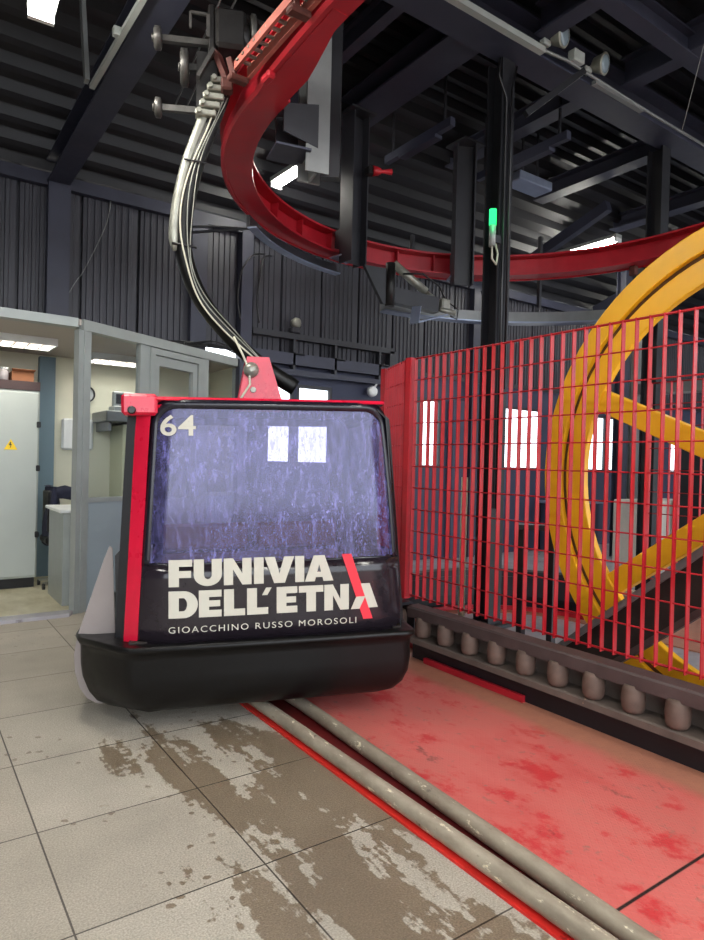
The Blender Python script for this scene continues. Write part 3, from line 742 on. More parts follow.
# last A, cut by the slash
txt.prism([(lx(350.5), z0), (lx(359), z0), (lx(365), z0 + .063), (lx(355.8), z0 + .063)], lambda x, z: (x, ys(x, z) - .0062, z), lambda x, z: (x, ys(x, z) - .0078, z))
onskin(txt, [(lx(360.5), z0 + .13), (lx(369.5), z0 + .13), (lx(378), z0 + .002), (lx(368.5), z0 + .002)])
obj('lettering', txt, M['letter'], cab)
sl = MB(); sl.prism([(lx(341.5), .872), (lx(351), .872), (lx(372.5), .53), (lx(363), .53)], lambda x, z: (x, ys(x, z) - .0056, z), lambda x, z: (x, ys(x, z) - .0061, z))
obj('red_slash', sl, M['letter_red'], cab)
def font_mesh(body, x0, x1, z0, h, off, space=1.0):
    """flat text turned into a mesh and laid on the cabin's front skin between x0 and x1"""
    cu = bpy.data.curves.new('tmp', 'FONT'); cu.body = body; cu.offset = off; cu.space_character = space; cu.resolution_u = 4
    ob = bpy.data.objects.new('tmp', cu); COL.objects.link(ob)
    dg = bpy.context.evaluated_depsgraph_get(); dg.update(); me = bpy.data.meshes.new_from_object(ob.evaluated_get(dg))
    vs = [v.co.copy() for v in me.vertices]; fs = [tuple(p.vertices) for p in me.polygons]
    bpy.data.objects.remove(ob); bpy.data.curves.remove(cu); bpy.data.meshes.remove(me)
    xa, xb = min(v.x for v in vs), max(v.x for v in vs); za, zb = min(v.y for v in vs), max(v.y for v in vs)
    mb = MB(); out = []
    for v in vs:
        x = x0 + (v.x - xa) / (xb - xa) * (x1 - x0); z = z0 + (v.y - za) / (zb - za) * h; out.append((x, ys(x, z) - .0045, z))
    return mb.add(out, fs)
for wd, a, b in (('GIOACCHINO', 168.5, 248.4), ('RUSSO', 255.3, 292.2), ('MOROSOLI', 298.6, 356)):
    obj('word_lettering', font_mesh(wd, lx(a), lx(b), .512, .031, .0, 1.25), M['letter'], cab)
obj('number_lettering', font_mesh('64', -.548, -.378, 1.475, .103, .014, 1.05), M['letter'], cab)

# red end frame and door side --------------------------------------------
def side(plan, z0=ZB - .01, z1=ZT, sgn=-1, levels=16):
    """strip following plan points (x,y), leaning in towards the roof like the skin"""
    rows = []
    for i in range(levels + 1):
        z = z0 + (z1 - z0) * i / levels
        sh = .070 * tt(z) if sgn < 0 else .085 * tt(z); c = rr(z) * .8
        rows.append([(x - sgn * (sh + c), y, z) for x, y in plan])
    return MB().grid(rows, False)
obj('end_frame', side([(-.662, .058), (-.690, .075), (-.728, .10), (-.732, .15), (-.70, .16)]), M['red_cabin'], cab, solid=.006)
tp = MB()
for k in range(24):
    xa, xb = -.58 + 1.17 * k / 24, -.58 + 1.17 * (k + 1) / 24
    tp.add([(xa, .035, ZT - .004), (xb, .035, ZT - .004), (xb, .05, ZT + .010), (xa, .05, ZT + .010), (xa, .14, ZT + .014), (xb, .14, ZT + .014)], [(0, 1, 2, 3), (3, 2, 5, 4)])
obj('top_frame', tp, M['red_cabin'], cab, solid=.006)
obj('door_cover', MB().cbox(-.728, -.56, .03, .30, 1.575, 1.68, .014).lathe((-.675, .028, 1.60), (0, -1, 0), [(0, .012), (.008, .012)], 10), M['red_cabin'], cab)
obj('cover_bolt', MB().lathe((-.678, .03, 1.598), (0, -1, 0), [(0, .02), (.012, .02), (.016, .014)], 12), M['black'], cab)
def door(sgn, xo):
    root = obj('door', side([(xo, .17), (xo + sgn * .05, .18), (xo + sgn * .055, .24), (xo + sgn * .05, .25)], sgn=sgn), M['black'], cab, solid=.006)
    for ya, yb in ((.64, .76), (1.18, 1.24)):
        sub('door_stile', side([(xo + sgn * .052, ya), (xo + sgn * .056, (ya + yb) / 2), (xo + sgn * .052, yb)], sgn=sgn), M['black'], root, cab)
    sub('door_panel', side([(xo + sgn * .045, .24), (xo + sgn * .045, 1.24)], ZB - .01, .84, sgn, 6), M['panel_black'], root, cab)
    sub('door_glass', side([(xo + sgn * .040, .24), (xo + sgn * .040, 1.24)], .84, ZT - .06, sgn, 10), M['side_glass'], root, cab)
    sub('door_head', side([(xo + sgn * .05, .24), (xo + sgn * .05, 1.24)], ZT - .08, ZT, sgn, 6), M['black'], root, cab)
door(-1, -.728); door(1, .690)
obj('side_seal', side([(.688, .058), (.695, .10), (.692, .17)], sgn=1), M['black'], cab, solid=.006)
# rear end mirrored: two panes, middle post
rb = MB()
def rear(xa, xb, z0, z1, y=1.37): return MB().grid([[(xa * (1 - .1 * tt(z)), y, z), (xb * (1 - .1 * tt(z)), y, z)] for z in (z0, (z0 + z1) / 2, z1)], False)
obj('rear_panel', rear(-.69, .69, ZB - .01, .80), M['panel_black'], cab, solid=.01)
obj('rear_glass', rear(-.66, .66, .80, ZT - .05, 1.372), M['side_glass'], cab)
rp = MB()
for xa, xb in ((-.70, -.62), (-.035, .035), (.60, .70)):
    rp.grid([[(xa * (1 - .1 * tt(z)), 1.36, z), (xb * (1 - .1 * tt(z)), 1.36, z)] for z in (.78, 1.2, ZT)], False)
rp.grid([[(-.64, 1.36, z), (.64, 1.36, z)] for z in (ZT - .06, ZT)], False)
obj('rear_frame', rp, M['black'], cab, solid=.02)
# roof, floor, seats
rows = []
for i in range(15):
    y = .10 + 1.27 * i / 14; row = []
    for k in range(15):
        x = -.60 + 1.2 * k / 14; row.append((x, y, ZT - .005 + .035 * (1 - (x / .62) ** 2) * math.sin(PI * (y - .02) / 1.4)))
    rows.append(row)
obj('roof', MB().grid(rows), M['black'], cab, solid=.012)
obj('cabin_floor', MB().box(-.70, .68, .03, 1.37, .44, .47), M['rubber'], cab)
for nm, y0, y1, yb0, yb1 in (('bench', .06, .44, .05, .09), ('bench', .94, 1.32, 1.30, 1.345)):
    bn = obj(nm, MB().cbox(-.6, .6, y0, y1, .66, .72, .02), M['seat_red'], cab)
    sub('bench_back', MB().cbox(-.6, -.03, yb0, yb1, .74, .84 if y0 < .5 else .92, .02).cbox(.03, .6, yb0, yb1, .74, .84 if y0 < .5 else .92, .02), M['seat_red'], bn, cab)
    for xb in (-.5, .46): sub('bench_support', MB().box(xb, xb + .04, y0 + .04, y1 - .04, .47, .66), M['black'], bn, cab)
# base pan: lofted plan outlines
def plan(o, lift=0):
    """o = outward offset"""
    pts = [(-.965 - o, .30), (-.70 - o * .6, -.055 - o)]
    xl, xr, yf, yb = -.965 - o, .72 + o, -.055 - o, 1.46 + o
    P = [(xl, yb - .2), (xl, .30), (xl + .03, .20), (xl + .24, -.02 - o * .6), (xl + .30, yf)]
    n = 8; r_ = .06
    P += [(xr - .35, yf), (xr - .12, yf + .004)]
    P += [(xr - r_ + r_ * math.sin(k / n * PI / 2), yf + r_ - r_ * math.cos(k / n * PI / 2)) for k in range(n + 1)]
    P += [(xr, yb - .15), (xr - .15, yb), (xl + .2, yb)]
    return P
LV = [(.462, -.06), (.468, .0), (.468, .016), (.452, .022), (.440, .016), (.432, .004), (.40, .0), (.32, .0), (.25, -.008), (.19, -.03), (.145, -.065), (.118, -.115), (.108, -.18)]
rows = []
for z, o in LV:
    p = plan(o); rows.append([(x, y, z) for x, y in p] + [(p[0][0], p[0][1], z)])
mb = MB().grid(rows); n = len(rows[0]) - 1
mb.f.append(tuple(range(n))); mb.sm.append(False)
k0 = (len(LV) - 1) * (n + 1); mb.f.append(tuple(k0 + i for i in range(n))); mb.sm.append(False)
obj('base_pan', mb, M['base_black'], cab, bevel=0)
lipr = []
# grey ski-rack plate at the door side: triangular fin above, curved edge below
fin = [(-.79, .455), (-.80, .90), (-.815, .915), (-.84, .853), (-.975, .45), (-.99, .36), (-.985, .27), (-.965, .19), (-.93, .135), (-.88, .102), (-.80, .095), (-.78, .2)]
obj('side_plate', MB().prism(fin, lambda x, z: (x, .275, z), lambda x, z: (x, .285, z)), M['fin'], cab)
obj('side_plate_rib', MB().prism([(-.785, .46), (-.79, .86), (-.755, .90), (-.75, .46)], lambda x, z: (x, .285, z), lambda x, z: (x, .36, z)), M['black'], cab)
# hanger bracket, hanger arm and grip
br = obj('hanger_bracket', MB().prism([(-.145, 1.66), (.135, 1.66), (.045, 1.965), (-.085, 1.965)], lambda x, z: (x, .60, z), lambda x, z: (x, .615, z)).prism([(-.145, 1.66), (.135, 1.66), (.045, 1.965), (-.085, 1.965)], lambda x, z: (x, .80, z), lambda x, z: (x, .815, z)).box(-.145, .135, .58, .83, 1.655, 1.68), M['red_cabin'], cab)
sub('pin', MB().lathe((-.062, .60, 1.885), (0, -1, 0), [(0, .045), (.02, .045), (.035, .03), (.045, .012)], 18), M['grey_metal'], br, cab)
sub('small_bolt', MB().lathe((-.05, .60, 1.77), (0, -1, 0), [(0, .018), (.012, .016)], 10), M['grey_metal'], br, cab)
HP = [(-.19, 3.66), (-.225, 3.52), (-.29, 3.34), (-.375, 3.10), (-.43, 2.86), (-.45, 2.65), (-.42, 2.48), (-.34, 2.30), (-.205, 2.13), (-.05, 1.975), (.09, 1.875), (.215, 1.80)]
def smooth_path(pts, n=5):
    out = []
    for i in range(len(pts) - 1):
        p0, p1, p2, p3 = (pts[max(i - 1, 0)], pts[i], pts[i + 1], pts[min(i + 2, len(pts) - 1)])
        for k in range(n):
            t_ = k / n
            out.append(tuple(.5 * ((2 * p1[j]) + (-p0[j] + p2[j]) * t_ + (2 * p0[j] - 5 * p1[j] + 4 * p2[j] - p3[j]) * t_ ** 2 + (-p0[j] + 3 * p1[j] - 3 * p2[j] + p3[j]) * t_ ** 3) for j in range(len(p1))))
    out.append(tuple(pts[-1])); return out
sp = smooth_path(HP)
arm = obj('hanger_arm', MB().tube([(x, .71, z) for x, z in sp], .05, 16), M['base_black'], cab)
cd = sp[8:28]
sub('conduit', MB().tube([(x - .05, .685, z) for x, z in cd], [.03] * (len(cd) - 2) + [.024, .012], 12), M['grey_metal'], arm, cab)
sub('arm_clip', MB().tube([(-.51, .66, 2.615), (-.37, .66, 2.60)], .008, 8), M['black'], arm, cab); sub('arm_clip', MB().tube([(-.44, .645, 3.10), (-.31, .645, 3.09)], .006, 8), M['black'], arm, cab)
for k, (dx, dy, r_) in enumerate(((-.012, -.056, .005), (.016, -.056, .0035), (.036, -.05, .003))):
    sub('arm_cable', MB().tube([(x + dx + .012 * math.sin(i * .35 + k), .71 + dy, z) for i, (x, z) in enumerate(sp[6:47])], r_, 8), M['cable_white'] if k < 1 else M['grey_metal'], arm, cab)
sub('arm_cable', MB().tube([(-.16, .62, 2.08), (-.11, .585, 1.97), (-.075, .578, 1.88), (-.07, .578, 1.80), (-.12, .585, 1.72), (-.14, .60, 1.68)], .007, 8), M['cable_white'], arm, cab)
# grip
gr = obj('grip', MB().cbox(-.26, -.08, .60, .84, 3.755, 3.985, .02).cbox(-.30, -.26, .62, .82, 3.70, 4.0, .01).bar((-.305, .70, 3.74), (-.31, .70, 3.42), .08, .12).lathe((-.12, .71, 3.85), (1, 0, 0), [(0, .10), (.03, .11), (.06, .10)], 20), M['dark_metal'], cab)
sub('drive_disc', MB().lathe((-.055, .71, 3.90), (1, 0, 0), [(0, .10), (.006, .115), (.03, .115), (.036, .10)], 26), M['grip_metal'], gr, cab)
for nm, x, z, r_, xb, w in (('roller', -.585, 3.805, .062, -.28, .045), ('roller', -.435, 3.655, .10, -.30, .05), ('roller', -.585, 3.405, .055, -.29, .04)):
    g_ = sub(nm, MB().lathe((x - w / 2, .70, z), (1, 0, 0), [(0, r_ * .75), (.006, r_), (w - .006, r_), (w, r_ * .75)], 24), M['grip_metal'], gr, cab)
    sub('roller_arm', MB().bar((x, .70, z), (xb, .70, z + .01), .03, .035).lathe((x - w / 2 - .012, .70, z), (1, 0, 0), [(0, .02), (.012, .025)], 12), M['grip_metal'], gr, cab)
cl = MB()
for k in range(5):
    z = 3.36 + .05 * k; x = -.30 + .022 * k
    cl.cbox(x - .075, x + .045, .625, .70, z, z + .034, .006)
    cl.lathe((x - .055, .625, z + .017), (0, -1, 0), [(0, .014), (.02, .014)], 8)
sub('clamp_stack', cl, M['grey_metal'], gr, cab)
sub('grip_lever', MB().bar((-.30, .62, 3.80), (-.30, .62, 3.93), .02, .02).bar((-.40, .62, 3.93), (-.30, .62, 3.93), .014, .014).bar((-.40, .62, 3.93), (-.40, .62, 3.84), .014, .014).bar((-.36, .60, 3.55), (-.27, .60, 3.72), .05, .02), M['grip_metal'], gr, cab)
sub('grip_hook', MB().bar((-.25, .66, 3.74), (-.19, .62, 3.56), .07, .03).cbox(-.23, -.16, .58, .66, 3.50, 3.57, .01), M['rust'], gr, cab)

# ------------------------------------------------------------------ guide pipes in the floor
def pipe_path(a0, slope, z):
    """straight beside the tiles, then round the loop"""
    p = [(a0 + slope * max(y, .8), y, z) for y in (FRONT + .04, -2, -1, 0, 1, 2, 2.6, 3.0)]
    x0, y0 = p[-1][0], 3.3
    rad = CX - x0
    return p + [(CX - rad * math.cos(PI * k / 40), y0 + rad * math.sin(PI * k / 40), z) for k in range(0, 41)]
bed_l = pipe_path(1.563, .004, 0); bed_r = pipe_path(1.72, .052, 0)
t = thing('track_bed', 'bright red strip of floor with a dark groove between the two guide pipes', 'track bed', (1.6, 0, 0))
bm_ = pipe_path(1.632, .012, 0)
obj('edge_strip', MB().slab([(p[0], p[1]) for p in bed_l] + [(p[0], p[1]) for p in bm_[::-1]], -.002, .010), M['bed_red'], t)
obj('groove', MB().slab([(p[0], p[1]) for p in bm_] + [(p[0], p[1]) for p in bed_r[::-1]], -.002, .009), M['bed_dark'], t)
for a0, sl_, lab in ((1.608, .004, 'scuffed guide pipe next to the grey tiles, under the gondola'), (1.662, .050, 'scuffed guide pipe next to the red tread plate, under the gondola')):
    tag(obj('guide_pipe', MB().tube(pipe_path(a0, sl_, .043), .033, 14), M['pipe']), lab, 'guide pipe', 'floor guide pipes')

# ------------------------------------------------------------------ roller guard under the fence (straight run and bend)
def guard(label, path, rollers, mat, led, foot, base):
    t = thing('roller_guard', label, 'roller guard', base)
    obj('top_channel', MB().sweep(path, [(.025, .30), (.025, .362), (.015, .372), (-.07, .378), (-.10, .365), (-.10, .30), (-.09, .30), (-.09, .358), (.015, .352), (.015, .30)]), mat, t)
    obj('ledge', MB().sweep(path, [(.04, .132), (.04, .165), (.03, .172), (-.10, .176), (-.10, .31), (-.11, .31), (-.11, .132)]), led, t)
    obj('shade_sheet', MB().sweep(path, [(-.03, .007), (-.03, .132), (-.05, .132), (-.05, .007)]), M['column_black'], t)  # black sheet standing in for the shadow gap under the ledge
    for q in path[::3][1:]: obj('support', MB().box(q[0] + .065 if q[0] < CX - 1.1 else q[0] - .03, q[0] + .10 if q[0] < CX - 1.1 else q[0] + .03, q[1] - .03, q[1] + .03, .006, .134), mat, t)
    obj('red_foot', MB().sweep(foot, [(.0, .007), (.0, .045), (-.025, .045), (-.025, .007)]), M['red_track'], t)
    for x, yy in rollers:
        obj('roller', MB().lathe((x, yy, .177), (0, 0, 1), [(0, .044), (.02, .054), (.065, .058), (.11, .054), (.135, .046)], 18), M['barrel'], t)
lp_ = loop(1.13, -2.9, 40, 0, 2.0)
straight = [p for p in lp_ if p[0] < CX - 1.12 and p[1] <= CY + .001]
bend = [p for p in lp_ if p[1] > CY + .001]
guard('dusty brown roller guard with barrel rollers along the foot of the red fence', straight, [(2.952, 3.324 - k * .2205) for k in range(15)], M['channel'], M['ledge'], [(2.94, y, 0) for y in (2.45, 2.8, 3.3)], (2.95, .5, 0))
guard('dark roller guard bending round behind the tall column, seen through the fence', bend, [(CX - 1.118 * math.cos(.13 + k * .195), CY + 1.118 * math.sin(.13 + k * .195)) for k in range(15)], M['steel_black'], M['steel_black'], [(x, y, 0) for x, y, z in loop(.98, -2.9, 40, 0, 2.0) if y > CY], (4.07, 4.5, 0))

# ------------------------------------------------------------------ red mesh fence
FX = 3.08; FZ0, FZ1 = .40, 2.12
t = thing('mesh_fence', 'red steel mesh fence standing on the roller guard beside the gondola', 'fence', (FX, 1.6, .36))
def mesh_panel(p0, p1, pitch=.0745, rows=11, ext=0):
    """flat upright bars crossed by round wires"""
    mb = MB(); a, b = Vector((*p0, 0)), Vector((*p1, 0)); d = (b - a); ln = d.length; d.normalize(); nrm = Vector((-d.y, d.x, 0))
    n = round(ln / pitch)
    for k in range(n + 1):
        q = a + d * (ln * k / n)
        mb.bar((q.x, q.y, FZ0 - .02), (q.x, q.y, FZ1 + .012), .005, .024, nrm) if False else mb.add(
            [q + d * (.0025 * s1) + nrm * (.0155 * s2) + Vector((0, 0, z)) for z in (FZ0 - .015, FZ1 + .006) for s1, s2 in ((-1, -1), (1, -1), (1, 1), (-1, 1))],
            [(3, 2, 1, 0), (4, 5, 6, 7), (0, 1, 5, 4), (1, 2, 6, 5), (2, 3, 7, 6), (3, 0, 4, 7)])
    for k in range(rows + 1):
        z = FZ0 + (FZ1 - FZ0) * k / rows
        r_ = .0045 if 0 < k < rows else .007
        mb.tube([(a.x, a.y, z), (b.x, b.y, z)], r_, 6)
    return mb
def fpost(x, y): return MB().box(x - .028, x + .028, y - .028, y + .028, .02, FZ1 + .03)
obj('mesh_panel', mesh_panel((FX, 3.62), (FX, -.2)), M['red_fence'], t)
obj('mesh_panel', mesh_panel((FX + .01, 3.74), (3.27, 4.20), .06), M['red_fence'], t)
for x, y in ((FX, 3.68), (3.29, 4.25), (FX, -.25)):
    obj('fence_post', MB().box(x - .027, x + .027, y - .027, y + .027, .37, FZ1 + .012), M['red_fence'], t)
t = thing('mesh_fence', 'low red mesh fence seen far off through the spokes of the yellow wheel', 'fence', (5.5, 2.6, 0))
obj('mesh_panel', mesh_panel((5.45, 3.2), (5.45, .6), .09, 9), M['red_fence'], t)
for y in (3.24, .56): obj('fence_post', MB().box(5.435, 5.465, y - .03, y + .03, .0, FZ1 + .01), M['column_black'], t)

# ------------------------------------------------------------------ yellow wheel
WC = (3.60, 1.427, 1.319); WR = 1.437
t = thing('bullwheel', 'huge yellow cable wheel standing upright behind the red mesh fence', 'wheel', (3.60, 1.427, -.11))
obj('rim', MB().ring(WC, (1, 0, 0), 1.308, WR, 0, .04).ring(WC, (1, 0, 0), 1.145, 1.280, .02, .07).ring(WC, (1, 0, 0), 1.308, WR, .12, .16), M['yellow'], t, bevel=.006)
obj('groove_liner', MB().ring(WC, (1, 0, 0), 1.265, 1.345, .042, .118), M['liner'], t)
for k in range(6):
    a = math.radians(24 + 60 * k)
    c, s = math.cos(a), math.sin(a)
    q = MB().bar((3.67, WC[1] + .16 * c, WC[2] + .16 * s), (3.67, WC[1] + 1.16 * c, WC[2] + 1.16 * s), .07, .135, (0, -s, c))
    obj('spoke', q, M['yellow'], t, bevel=.006)
obj('hub', MB().lathe((3.56, WC[1], WC[2]), (1, 0, 0), [(0, .12), (.02, .2), (.25, .2), (.27, .12)], 32), M['yellow'], t)
obj('axle', MB().lathe((3.50, WC[1], WC[2]), (1, 0, 0), [(0, .06), (.4, .06)], 20), M['dark_metal'], t)
# inclined frame in front of the wheel
t = thing('inclined_frame', 'dark inclined steel frame rising past the yellow wheel behind the fence', 'steel frame', (3.3, 1.3, .1))
def incl(y0, z0, y1, z1, w, h, x=3.32): return MB().bar((x, y0, z0), (x, y1, z1), w, h)
obj('top_flange', incl(2.64, .16, .2, 2.16, .03, .014).bar((3.27, 2.66, .11), (3.27, .2, 2.12), .012, .025), M['post_grey'], t)
obj('web', MB().prism([(2.63, .15), (.2, 2.14), (.2, 1.86), (2.16, .225), (2.25, .14)], lambda y, z: (3.31, y, z), lambda y, z: (3.33, y, z)), M['rubber'], t)
obj('bottom_flange', incl(2.2, .20, .2, 1.83, .05, .035), M['channel'], t)
obj('strut', incl(1.75, .12, .5, .62, .03, .05, 3.36).bar((3.36, 1.3, .02), (3.36, 1.3, .9), .05, .05), M['post_grey'], t)

# ------------------------------------------------------------------ overhead red track
ZR = 3.5
tp_ = [p for p in loop(R, -2.9, 48, 0) if p[0] > CX or p[1] > 3.3]           # the bend and the far run
ts_ = [(1.715, -2.9, 0), (1.715, 0, 0), (1.715, 2.6, 0), (1.725, 2.9, 0), (1.745, 3.2, 0), (1.78, 3.46, 0)]   # near run
tr_ = [(1.715, -2.9, 0), (1.715, 0, 0), (1.715, 2.6, 0), (1.72, 3.0, 0), (1.73, 3.40, 0)]
trk = thing('overhead_track', 'red curved overhead steel track from which the gondola hangs', 'track', (1.74, 3.0, ZR))
def off(path, dz): return [(x, y, z + dz) for x, y, z in path]
# travel direction turns right round the loop: 'left' offset is the outer side
obj('bottom_flange', MB().sweep(off(tp_, ZR), [(.075, 0), (.075, .018), (-.115, .018), (-.115, 0)]).sweep(off(ts_, ZR), [(.075, 0), (.075, .018), (-.035, .018), (-.035, 0)]), M['red_track'], trk)
obj('gusset_plate', MB().slab([(1.66, 2.62), (1.74, 2.62), (1.755, 2.76), (1.825, 3.03), (1.86, 3.18), (1.88, 3.52), (1.70, 3.52)], ZR - .004, ZR + .004), M['red_track'], trk)
obj('web', MB().sweep(off(tp_, ZR), [(.045, .018), (.045, .215), (.03, .215), (.03, .018)]).sweep(off(ts_, ZR), [(.045, .018), (.045, .215), (.03, .215), (.03, .018)]), M['red_track'], trk)
obj('top_flange', MB().sweep(off(tp_, ZR), [(.12, .215), (.12, .235), (-.09, .235), (-.09, .215)]).sweep(off(ts_, ZR), [(.09, .215), (.09, .235), (-.03, .235), (-.03, .215)]), M['red_track'], trk)
RL = [(.11, .0), (.11, .06), (.092, .075), (.075, .06), (.075, -.014), (.092, -.014)]
obj('running_rail', MB().sweep(off(tp_, ZR), RL).sweep(off(ts_, ZR), RL), M['red_track'], trk)
obj('outer_strip', MB().sweep(off(tr_, ZR), [(.220, .03), (.220, .08), (.203, .08), (.203, .03)]), M['red_edge'], trk)
obj('inner_strip', MB().sweep(off(tr_, ZR), [(.140, .01), (.140, .075), (.118, .075), (.118, .01)]), M['red_edge'], trk)
yy = 1.6
while yy < 3.4:
    obj('tooth', MB().bar((1.50, yy, ZR + .06), (1.585, yy, ZR + .06), .018, .012), M['grey_metal'], trk); yy += .07
for y in (2.74, 3.42):
    obj('strip_bracket', MB().cbox(1.485, 1.60, y - .03, y + .03, ZR - .02, ZR + .012, .008).bar((1.52, y, ZR + .0), (1.50, y + .02, ZR + (.3 if y < 3 else .1)), .05, .03), M['rust'], trk)
# stiffeners between the flanges
for k in range(14, 36, 1):
    a = PI * k / 48; c, s = math.cos(a), math.sin(a)
    if k % 3 == 0:
        obj('stiffener', MB().bar((CX - 2.29 * c, CY + 2.29 * s, ZR + .018), (CX - 2.29 * c, CY + 2.29 * s, ZR + .215), .012, .09, (-c, s, 0)), M['red_track'], trk)
obj('joint_plate', MB().cbox(1.63, 1.68, 3.22, 3.32, ZR - .045, ZR - .002, .01), M['red_track'], trk)
obj('rail_tab', MB().cbox(6.30, 6.36, 3.92, 4.0, ZR - .1, ZR + .0, .01), M['rust'], trk)

# hanging posts with their brackets
def hpost(label, x, y, ang, z0, z1, mat, wide=.2, reach=.30, drop=.0, dark_side=0, name='hanging_post'):
    """ang: direction (radians) from the post to the track"""
    t = thing(name, label, 'hanging post', (x, y, z0), 'hanging posts of the red track')
    dx, dy = math.cos(ang), math.sin(ang); h = wide / 2; sxx, syy = -dy, dx
    q = MB()
    for s in (-1, 1): q.bar((x + sxx * h * s, y + syy * h * s, z0), (x + sxx * h * s, y + syy * h * s, z1), .016, wide * .9, (dx, dy, 0))
    q.bar((x, y, z0), (x, y, z1), wide, .014, (dx, dy, 0))
    obj('column', q, mat, t)
    zb = ZR - .03 - drop
    if dark_side: obj('shaded_side', MB().bar((x + .085, y - .075, z0 - .01), (x + .085, y - .075, z1), .07, .12, (.82, -.57, 0)), M['column_black'], t)  # black box that puts the post's shaded right side into colour
    b = MB()
    for s in (-1, 1):
        e = [(x + sxx * .09 * s, y + syy * .09 * s), (x + dx * reach + sxx * .09 * s, y + dy * reach + syy * .09 * s)]
        b = MB(); b.add([(e[0][0], e[0][1], zb), (e[1][0], e[1][1], zb + .06), (e[1][0], e[1][1], ZR + .20 - drop), (e[0][0], e[0][1], ZR + .24 - drop)], [(0, 1, 2, 3)]); obj('bracket', b, M['steel_black'], t, solid=.014)
    obj('bracket_plate', MB().bar((x + dx * .05, y + dy * .05, zb - .03), (x + dx * (reach + .05), y + dy * (reach + .05), zb - .03), .24, .014), M['steel'] if dark_side else M['blue_metal'], t)
    obj('head_plate', MB().bar((x, y, z1 - .02), (x, y, z1), .3, .3), M['steel_black'], t)
    return t
def ang_to(x, y):
    d = Vector((x - CX, y - CY)); return math.atan2(d.y, d.x)
hpost('pale grey hanging post nearest the gondola, inside the bend of the red track', 2.155, 3.60, PI * .93, 3.17, 4.9, M['post_grey'], .17, .225, drop=.15, dark_side=1)
hpost('dark hanging post above the gondola beside the track actuator', 3.74, 5.42, ang_to(3.74, 5.42), 3.36, 4.86, M['steel_black'], .2, .17)
hpost('dark hanging post between the actuator and the tall column with the green light', 5.045, 5.196, ang_to(5.045, 5.196), 3.33, 4.86, M['steel_black'], .2, .17)

# lower grey guide rail, with its actuator and deflector
gp = []
for k in range(0, 21):
    a = math.radians(62 + 70 * k / 20); gp.append((CX - 2.27 * math.cos(math.radians(44 + 38 * k / 20)), CY + 2.27 * math.sin(math.radians(44 + 38 * k / 20)), 3.33))
t = thing('guide_rail', 'dark guide rail hanging just below the red track behind the gondola', 'guide rail', (3.2, 5.4, 3.3))
obj('rail_web', MB().sweep(gp, [(.06, 0), (.06, .10), (.03, .10), (.03, 0)]), M['steel_black'], t)
obj('rail_lip', MB().sweep(gp, [(.05, -.012), (.05, 0), (-.03, 0), (-.03, -.012)]), M['blue_metal'], t)
obj('lead_in', MB().tube([(1.95, 5.55, 3.36), (2.25, 5.42, 3.40), (2.55, 5.2, 3.38)], .010, 8).bar((2.1, 5.6, 3.36), (2.5, 5.1, 3.35), .03, .012), M['steel_black'], t)
gp2 = [(CX + 2.2 * math.sin(math.radians(8 + 78 * k / 24)) * (1 + .04 * k / 24), CY + 2.25 * math.cos(math.radians(8 + 78 * k / 24)) + .05, 3.05 - .12 * k / 24) for k in range(25)]
t2 = thing('guide_rail', 'pale grey curved guide rail passing behind the column with the green light', 'guide rail', (5.2, 5.2, 2.9))
obj('rail_web', MB().sweep(gp2, [(.08, 0), (.08, .13), (.04, .13), (.04, 0)]), M['post_grey'], t2)
obj('rail_lip', MB().sweep(gp2, [(.08, -.014), (.08, 0), (-.07, 0), (-.07, -.014)]), M['blue_metal'], t2)
for k in (4, 14): 
    p = gp2[k]; e = (CX + (p[0] - CX) * 1.2, CY + (p[1] - CY) * 1.2); obj('rail_hanger', MB().bar((p[0], p[1], p[2] + .15), (e[0], e[1], p[2] + .15), .04, .04).bar((e[0], e[1], p[2] + .13), (e[0], e[1], 4.1), .04, .04), M['steel_black'], t2)
t = thing('hanging_actuator', 'dark actuator box with cylinder and hoses under the red track', 'actuator', (4.2, 5.5, 3.1))
obj('gusset', MB().prism([(3.80, 3.34), (4.16, 3.34), (4.16, 2.98), (4.02, 2.98)], lambda x, z: (x, 5.30 - (x - 3.8) * .15, z), lambda x, z: (x, 5.34 - (x - 3.8) * .15, z)), M['steel_black'], t)
obj('bracket_arm', MB().bar((4.08, 5.32, 3.10), (4.72, 5.24, 3.06), .10, .16), M['steel_black'], t)
obj('clevis', MB().tube([(4.10, 5.26, 3.40), (4.10, 5.26, 2.96)], .05, 12), M['dark_metal'], t)
obj('cylinder', MB().tube([(4.22, 5.36, 3.44), (4.60, 5.28, 3.20)], .045, 14).tube([(4.60, 5.28, 3.20), (4.78, 5.22, 3.09)], .022, 10), M['grey_metal'], t)
obj('valve', MB().cbox(4.74, 4.86, 5.16, 5.28, 3.02, 3.14, .015).tube([(4.72, 5.2, 3.02), (4.92, 5.16, 3.0)], .03, 12), M['grey_metal'], t)
obj('hose', MB().tube([(4.3, 5.3, 3.34), (4.5, 5.22, 3.36), (4.7, 5.18, 3.26), (4.8, 5.18, 3.12)], .010, 8).tube([(4.86, 5.18, 3.1), (4.95, 5.14, 3.04), (4.93, 5.14, 2.93), (4.85, 5.16, 2.96)], .008, 8), M['black'], t)
obj('deflector', MB().bar((4.32, 5.12, 2.80), (4.78, 5.18, 2.96), .12, .014).bar((4.32, 5.12, 2.80), (4.36, 5.14, 2.98), .10, .014), M['blue_metal'], t)

